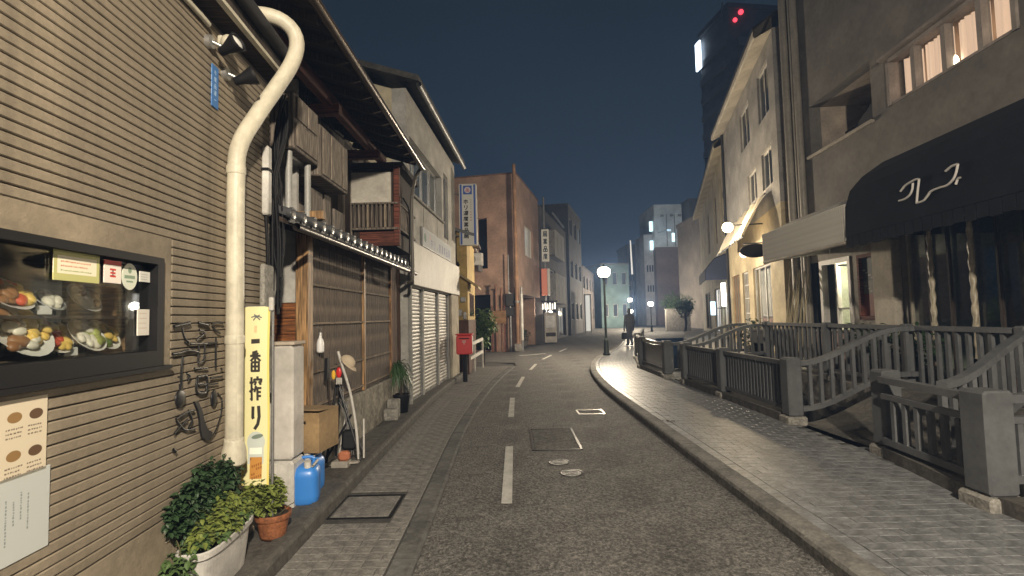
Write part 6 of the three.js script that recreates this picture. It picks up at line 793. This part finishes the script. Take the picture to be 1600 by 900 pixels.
function tree(x, d, h, r, n, label, m) { const t = thing('street_tree', label, 'tree', 'trees at the end of the canal', [x, 0, d]); part('trunk', [tube([[0, -0.03, 0], [0.1, h * 0.3, 0], [0, h * 0.6, 0.1]], 0.13, 8), ...[0, 1, 2, 3].map((i) => tube([[0.05, h * 0.4, 0], [Math.cos(i * 1.6) * r * 0.4, h * 0.6, Math.sin(i * 1.6) * r * 0.4], [Math.cos(i * 1.6) * r * 0.7, h * 0.8, Math.sin(i * 1.6) * r * 0.7]], 0.05, 6))], M.darkWood, t); const cl = Array.from({ length: 9 }, () => { const v = rr(0, 6.28), q = rr(-0.8, 1), k = r * 0.65, s = Math.sqrt(Math.max(0, 1 - q * q)); return [s * Math.cos(v) * k, h * 0.72 + q * k * 0.7, s * Math.sin(v) * k, rr(0.3, 0.5) * r]; }); part('crown', foliage(n, () => { const c = cl[Math.floor(rnd() * 9)], v = rr(0, 6.28), q = rr(-1, 1), k = Math.cbrt(rnd()) * c[3], s = Math.sqrt(1 - q * q); return [c[0] + s * Math.cos(v) * k, c[1] + q * k, c[2] + s * Math.sin(v) * k]; }, 0.14, 0.22), m, t); }
tree(16.2, 50, 3.6, 1.7, 900, 'light green street tree beyond the footbridges', M.leafG); tree(14.4, 43, 2.6, 1.0, 600, 'smaller dark street tree along the far bank', M.leafD);
{ const t = thing('white_wall', 'low pale wall below the light green tree', 'wall', null, [14.9, 0, 46]); part('body', cbox(-1.2, 1.0, -0.03, 1.9, -0.15, 0.15, 0.02), M.conc, t); part('coping', cbox(-1.25, 1.05, 1.902, 1.98, -0.18, 0.18, 0.02), M.conc, t); }
// ------------------------------------------------------------------ street lamps
const warm = [1, 0.84, 0.62];
streetLamp(3.36, 18.6, 0.1, 'nearest warm street lamp in view, at the bend of the right pavement', { I: 160, col: warm, h: 3.0, gs: 1.06, em: 22 });
streetLamp(12.4, 54, 0, 'second street lamp further down the street', { I: 260, col: warm, em: 30, gs: 1.06 });
streetLamp(13.4, 58, 0, 'farthest low street lamp down the street', { I: 120, col: warm, em: 20, h: 1.9, gs: 1.06 });
streetLamp(12.15, 45, 0, 'street lamp on the canal side behind the railing', { I: 120, col: [1, 0.86, 0.66], em: 24, h: 2.42, gs: 1.06 });
{ // arm-mounted street light on the left, behind the viewpoint
  const t = thing('arm_street_light', 'tall arm-mounted street light on the right kerb behind the viewpoint', 'street light', null, [2.15, 0.1, -2.9], Math.PI);
  part('pole', cyl([0, 0, 0], [0, 4.6, 0], 0.075, 0.05, 12), M.steel, t); part('arm', tube([[0, 4.4, 0], [0.25, 4.6, 0], [0.5, 4.66, 0], [0.75, 4.64, 0]], 0.03, 8, 20), M.steel, t); part('shade', lathe([[0, 0.16], [0.06, 0.15], [0.2, 0.06], [0.22, 0.03], [0.2, 0.03], [0.05, 0.12], [0, 0.13]], 18).translate(0.8, 4.5, 0), M.steel, t);
  part('globe', new THREE.SphereGeometry(0.13, 18, 14).translate(0.8, 4.46, 0), glow([1, 0.87, 0.68], 14), t); const l = new THREE.PointLight(col([1, 0.87, 0.68]), 340, 0, 2); l.position.set(0.8, 4.46, 0); l.castShadow = true; l.shadow.radius = 6; t.add(l);
}
// ------------------------------------------------------------------ person walking away with a bag
function fieldMesh(bones, res, lo, size) {
  const mc = new MarchingCubes(res, new THREE.MeshBasicMaterial(), false, false, 200000); mc.isolation = 0; const f = mc.field, a = new THREE.Vector3(), b = new THREE.Vector3(), p = new THREE.Vector3(), ab = new THREE.Vector3();
  for (let k = 0; k < res; k++) for (let j = 0; j < res; j++) for (let i = 0; i < res; i++) {
    p.set((i - res / 2) / (res / 2) * size / 2 + lo[0], (j - res / 2) / (res / 2) * size / 2 + lo[1], (k - res / 2) / (res / 2) * size / 2 + lo[2]); let D = 1e9;
    for (const [A, B, r0, r1, sx] of bones) { a.set(...A); b.set(...B); ab.subVectors(b, a); const t = clamp(p.clone().sub(a).dot(ab) / ab.lengthSq()); const q = p.clone().sub(a).addScaledVector(ab, -t); if (sx) q.x /= sx; const d = q.length() * (sx ? 1 : 1) - (r0 + (r1 - r0) * t), h = clamp(0.5 + 0.5 * (D - d) / 0.03); D = D * (1 - h) + d * h - 0.03 * h * (1 - h); }
    f[i + j * res + k * res * res] = -D;
  }
  mc.update(); const n = mc.count, g = new THREE.BufferGeometry(); g.setAttribute('position', new THREE.BufferAttribute(mc.positionArray.slice(0, n * 3), 3)); g.setAttribute('normal', new THREE.BufferAttribute(mc.normalArray.slice(0, n * 3), 3)); g.scale(size / 2, size / 2, size / 2).translate(...lo); g.computeVertexNormals(); return g;
}
{
  const t = thing('person', 'person in dark clothes walking on the right pavement holding a bag', 'person', null, [5.45, 0.1, 24], 0.3);
  const leg = [[[-0.09, 0.9, 0], [-0.1, 0.5, 0.05], 0.095, 0.06], [[-0.1, 0.5, 0.05], [-0.1, 0.08, 0.0], 0.06, 0.042], [[-0.1, 0.05, 0.0], [-0.11, 0.04, -0.16], 0.045, 0.035], [[0.09, 0.9, 0], [0.08, 0.5, -0.08], 0.095, 0.06], [[0.08, 0.5, -0.08], [0.08, 0.1, 0.05], 0.06, 0.042], [[0.08, 0.06, 0.06], [0.09, 0.05, -0.1], 0.045, 0.035]];
  const body = [[[0, 0.92, 0], [0, 1.1, 0], 0.125, 0.13, 1.25], [[0, 1.1, 0], [0, 1.34, -0.01], 0.13, 0.12, 1.45], [[-0.16, 1.38, 0], [0.16, 1.38, 0], 0.07, 0.07], [[0, 1.4, 0], [0, 1.5, -0.01], 0.055, 0.05], [[-0.19, 1.37, 0], [-0.25, 1.1, 0.02], 0.055, 0.045], [[-0.25, 1.1, 0.02], [-0.27, 0.84, -0.02], 0.045, 0.033], [[0.19, 1.37, 0], [0.24, 1.1, 0.03], 0.055, 0.045], [[0.24, 1.1, 0.03], [0.24, 0.85, -0.06], 0.045, 0.033]];
  const head = [[[0, 1.56, -0.015], [0, 1.62, 0.0], 0.075, 0.085], [[0, 1.53, -0.04], [0, 1.57, -0.05], 0.04, 0.04], [[0, 1.58, -0.1], [0, 1.6, -0.09], 0.012, 0.01], [[-0.085, 1.57, 0], [-0.088, 1.6, 0], 0.014, 0.014], [[0.085, 1.57, 0], [0.088, 1.6, 0], 0.014, 0.014]];
  const hand = (s, x, y, z) => [[[x, y, z], [x, y - 0.08, z - 0.005], 0.028, 0.032], ...[0, 1, 2, 3].map((i) => [[x, y - 0.08, z - 0.03 + i * 0.02], [x + s * 0.012, y - 0.13 - (i === 1 || i === 2 ? 0.015 : 0), z - 0.035 + i * 0.021], 0.0095, 0.0085]), [[x, y - 0.03, z - 0.03], [x + s * 0.01, y - 0.075, z - 0.06], 0.011, 0.009]];
  const g = geom([fieldMesh([...leg, ...body], 84, [0, 0.78, 0], 1.75), fieldMesh(head, 44, [0, 1.58, 0], 0.36), fieldMesh(hand(1, -0.27, 0.82, -0.02), 56, [-0.27, 0.75, -0.03], 0.22), fieldMesh(hand(-1, 0.24, 0.83, -0.06), 56, [0.24, 0.76, -0.07], 0.22)]);
  part('body', g, mat([0.012, 0.012, 0.015], { roughness: 0.85 }), t); part('hair', fieldMesh([[[0, 1.61, 0.02], [0, 1.66, 0.01], 0.095, 0.085], [[0, 1.56, 0.05], [0, 1.6, 0.05], 0.05, 0.07]], 40, [0, 1.62, 0.02], 0.36), mat([0.012, 0.01, 0.01]), t);
  part('trousers', fieldMesh([[[-0.09, 0.95, 0], [-0.1, 0.5, 0.05], 0.108, 0.078], [[-0.1, 0.5, 0.05], [-0.1, 0.12, 0.0], 0.078, 0.064], [[0.09, 0.95, 0], [0.08, 0.5, -0.08], 0.108, 0.078], [[0.08, 0.5, -0.08], [0.08, 0.14, 0.05], 0.078, 0.064]], 64, [0, 0.55, 0], 1.2), mat([0.015, 0.016, 0.022], { roughness: 0.9 }), t);
}
{ const t = thing('hand_bag', 'dark bag carried at the walking person\'s side', 'bag', null, [5.18, 0.42, 23.95], 0.3); part('bag_body', prism([[-0.16, 0], [0.16, 0], [0.13, 0.27], [-0.13, 0.27]], -0.06, 0.06, 0.015).rotateY(Math.PI / 2), M.black, t); part('strap', tube([[0, 0.26, -0.08], [0, 0.36, -0.03], [0, 0.36, 0.03], [0, 0.26, 0.08]], 0.01, 6, 14), M.black, t); }
// thin night haze, lit by the lamps
scene.fog = new THREE.FogExp2(0x8fb0e6, 0.0028);
renderer.render(scene, camera);
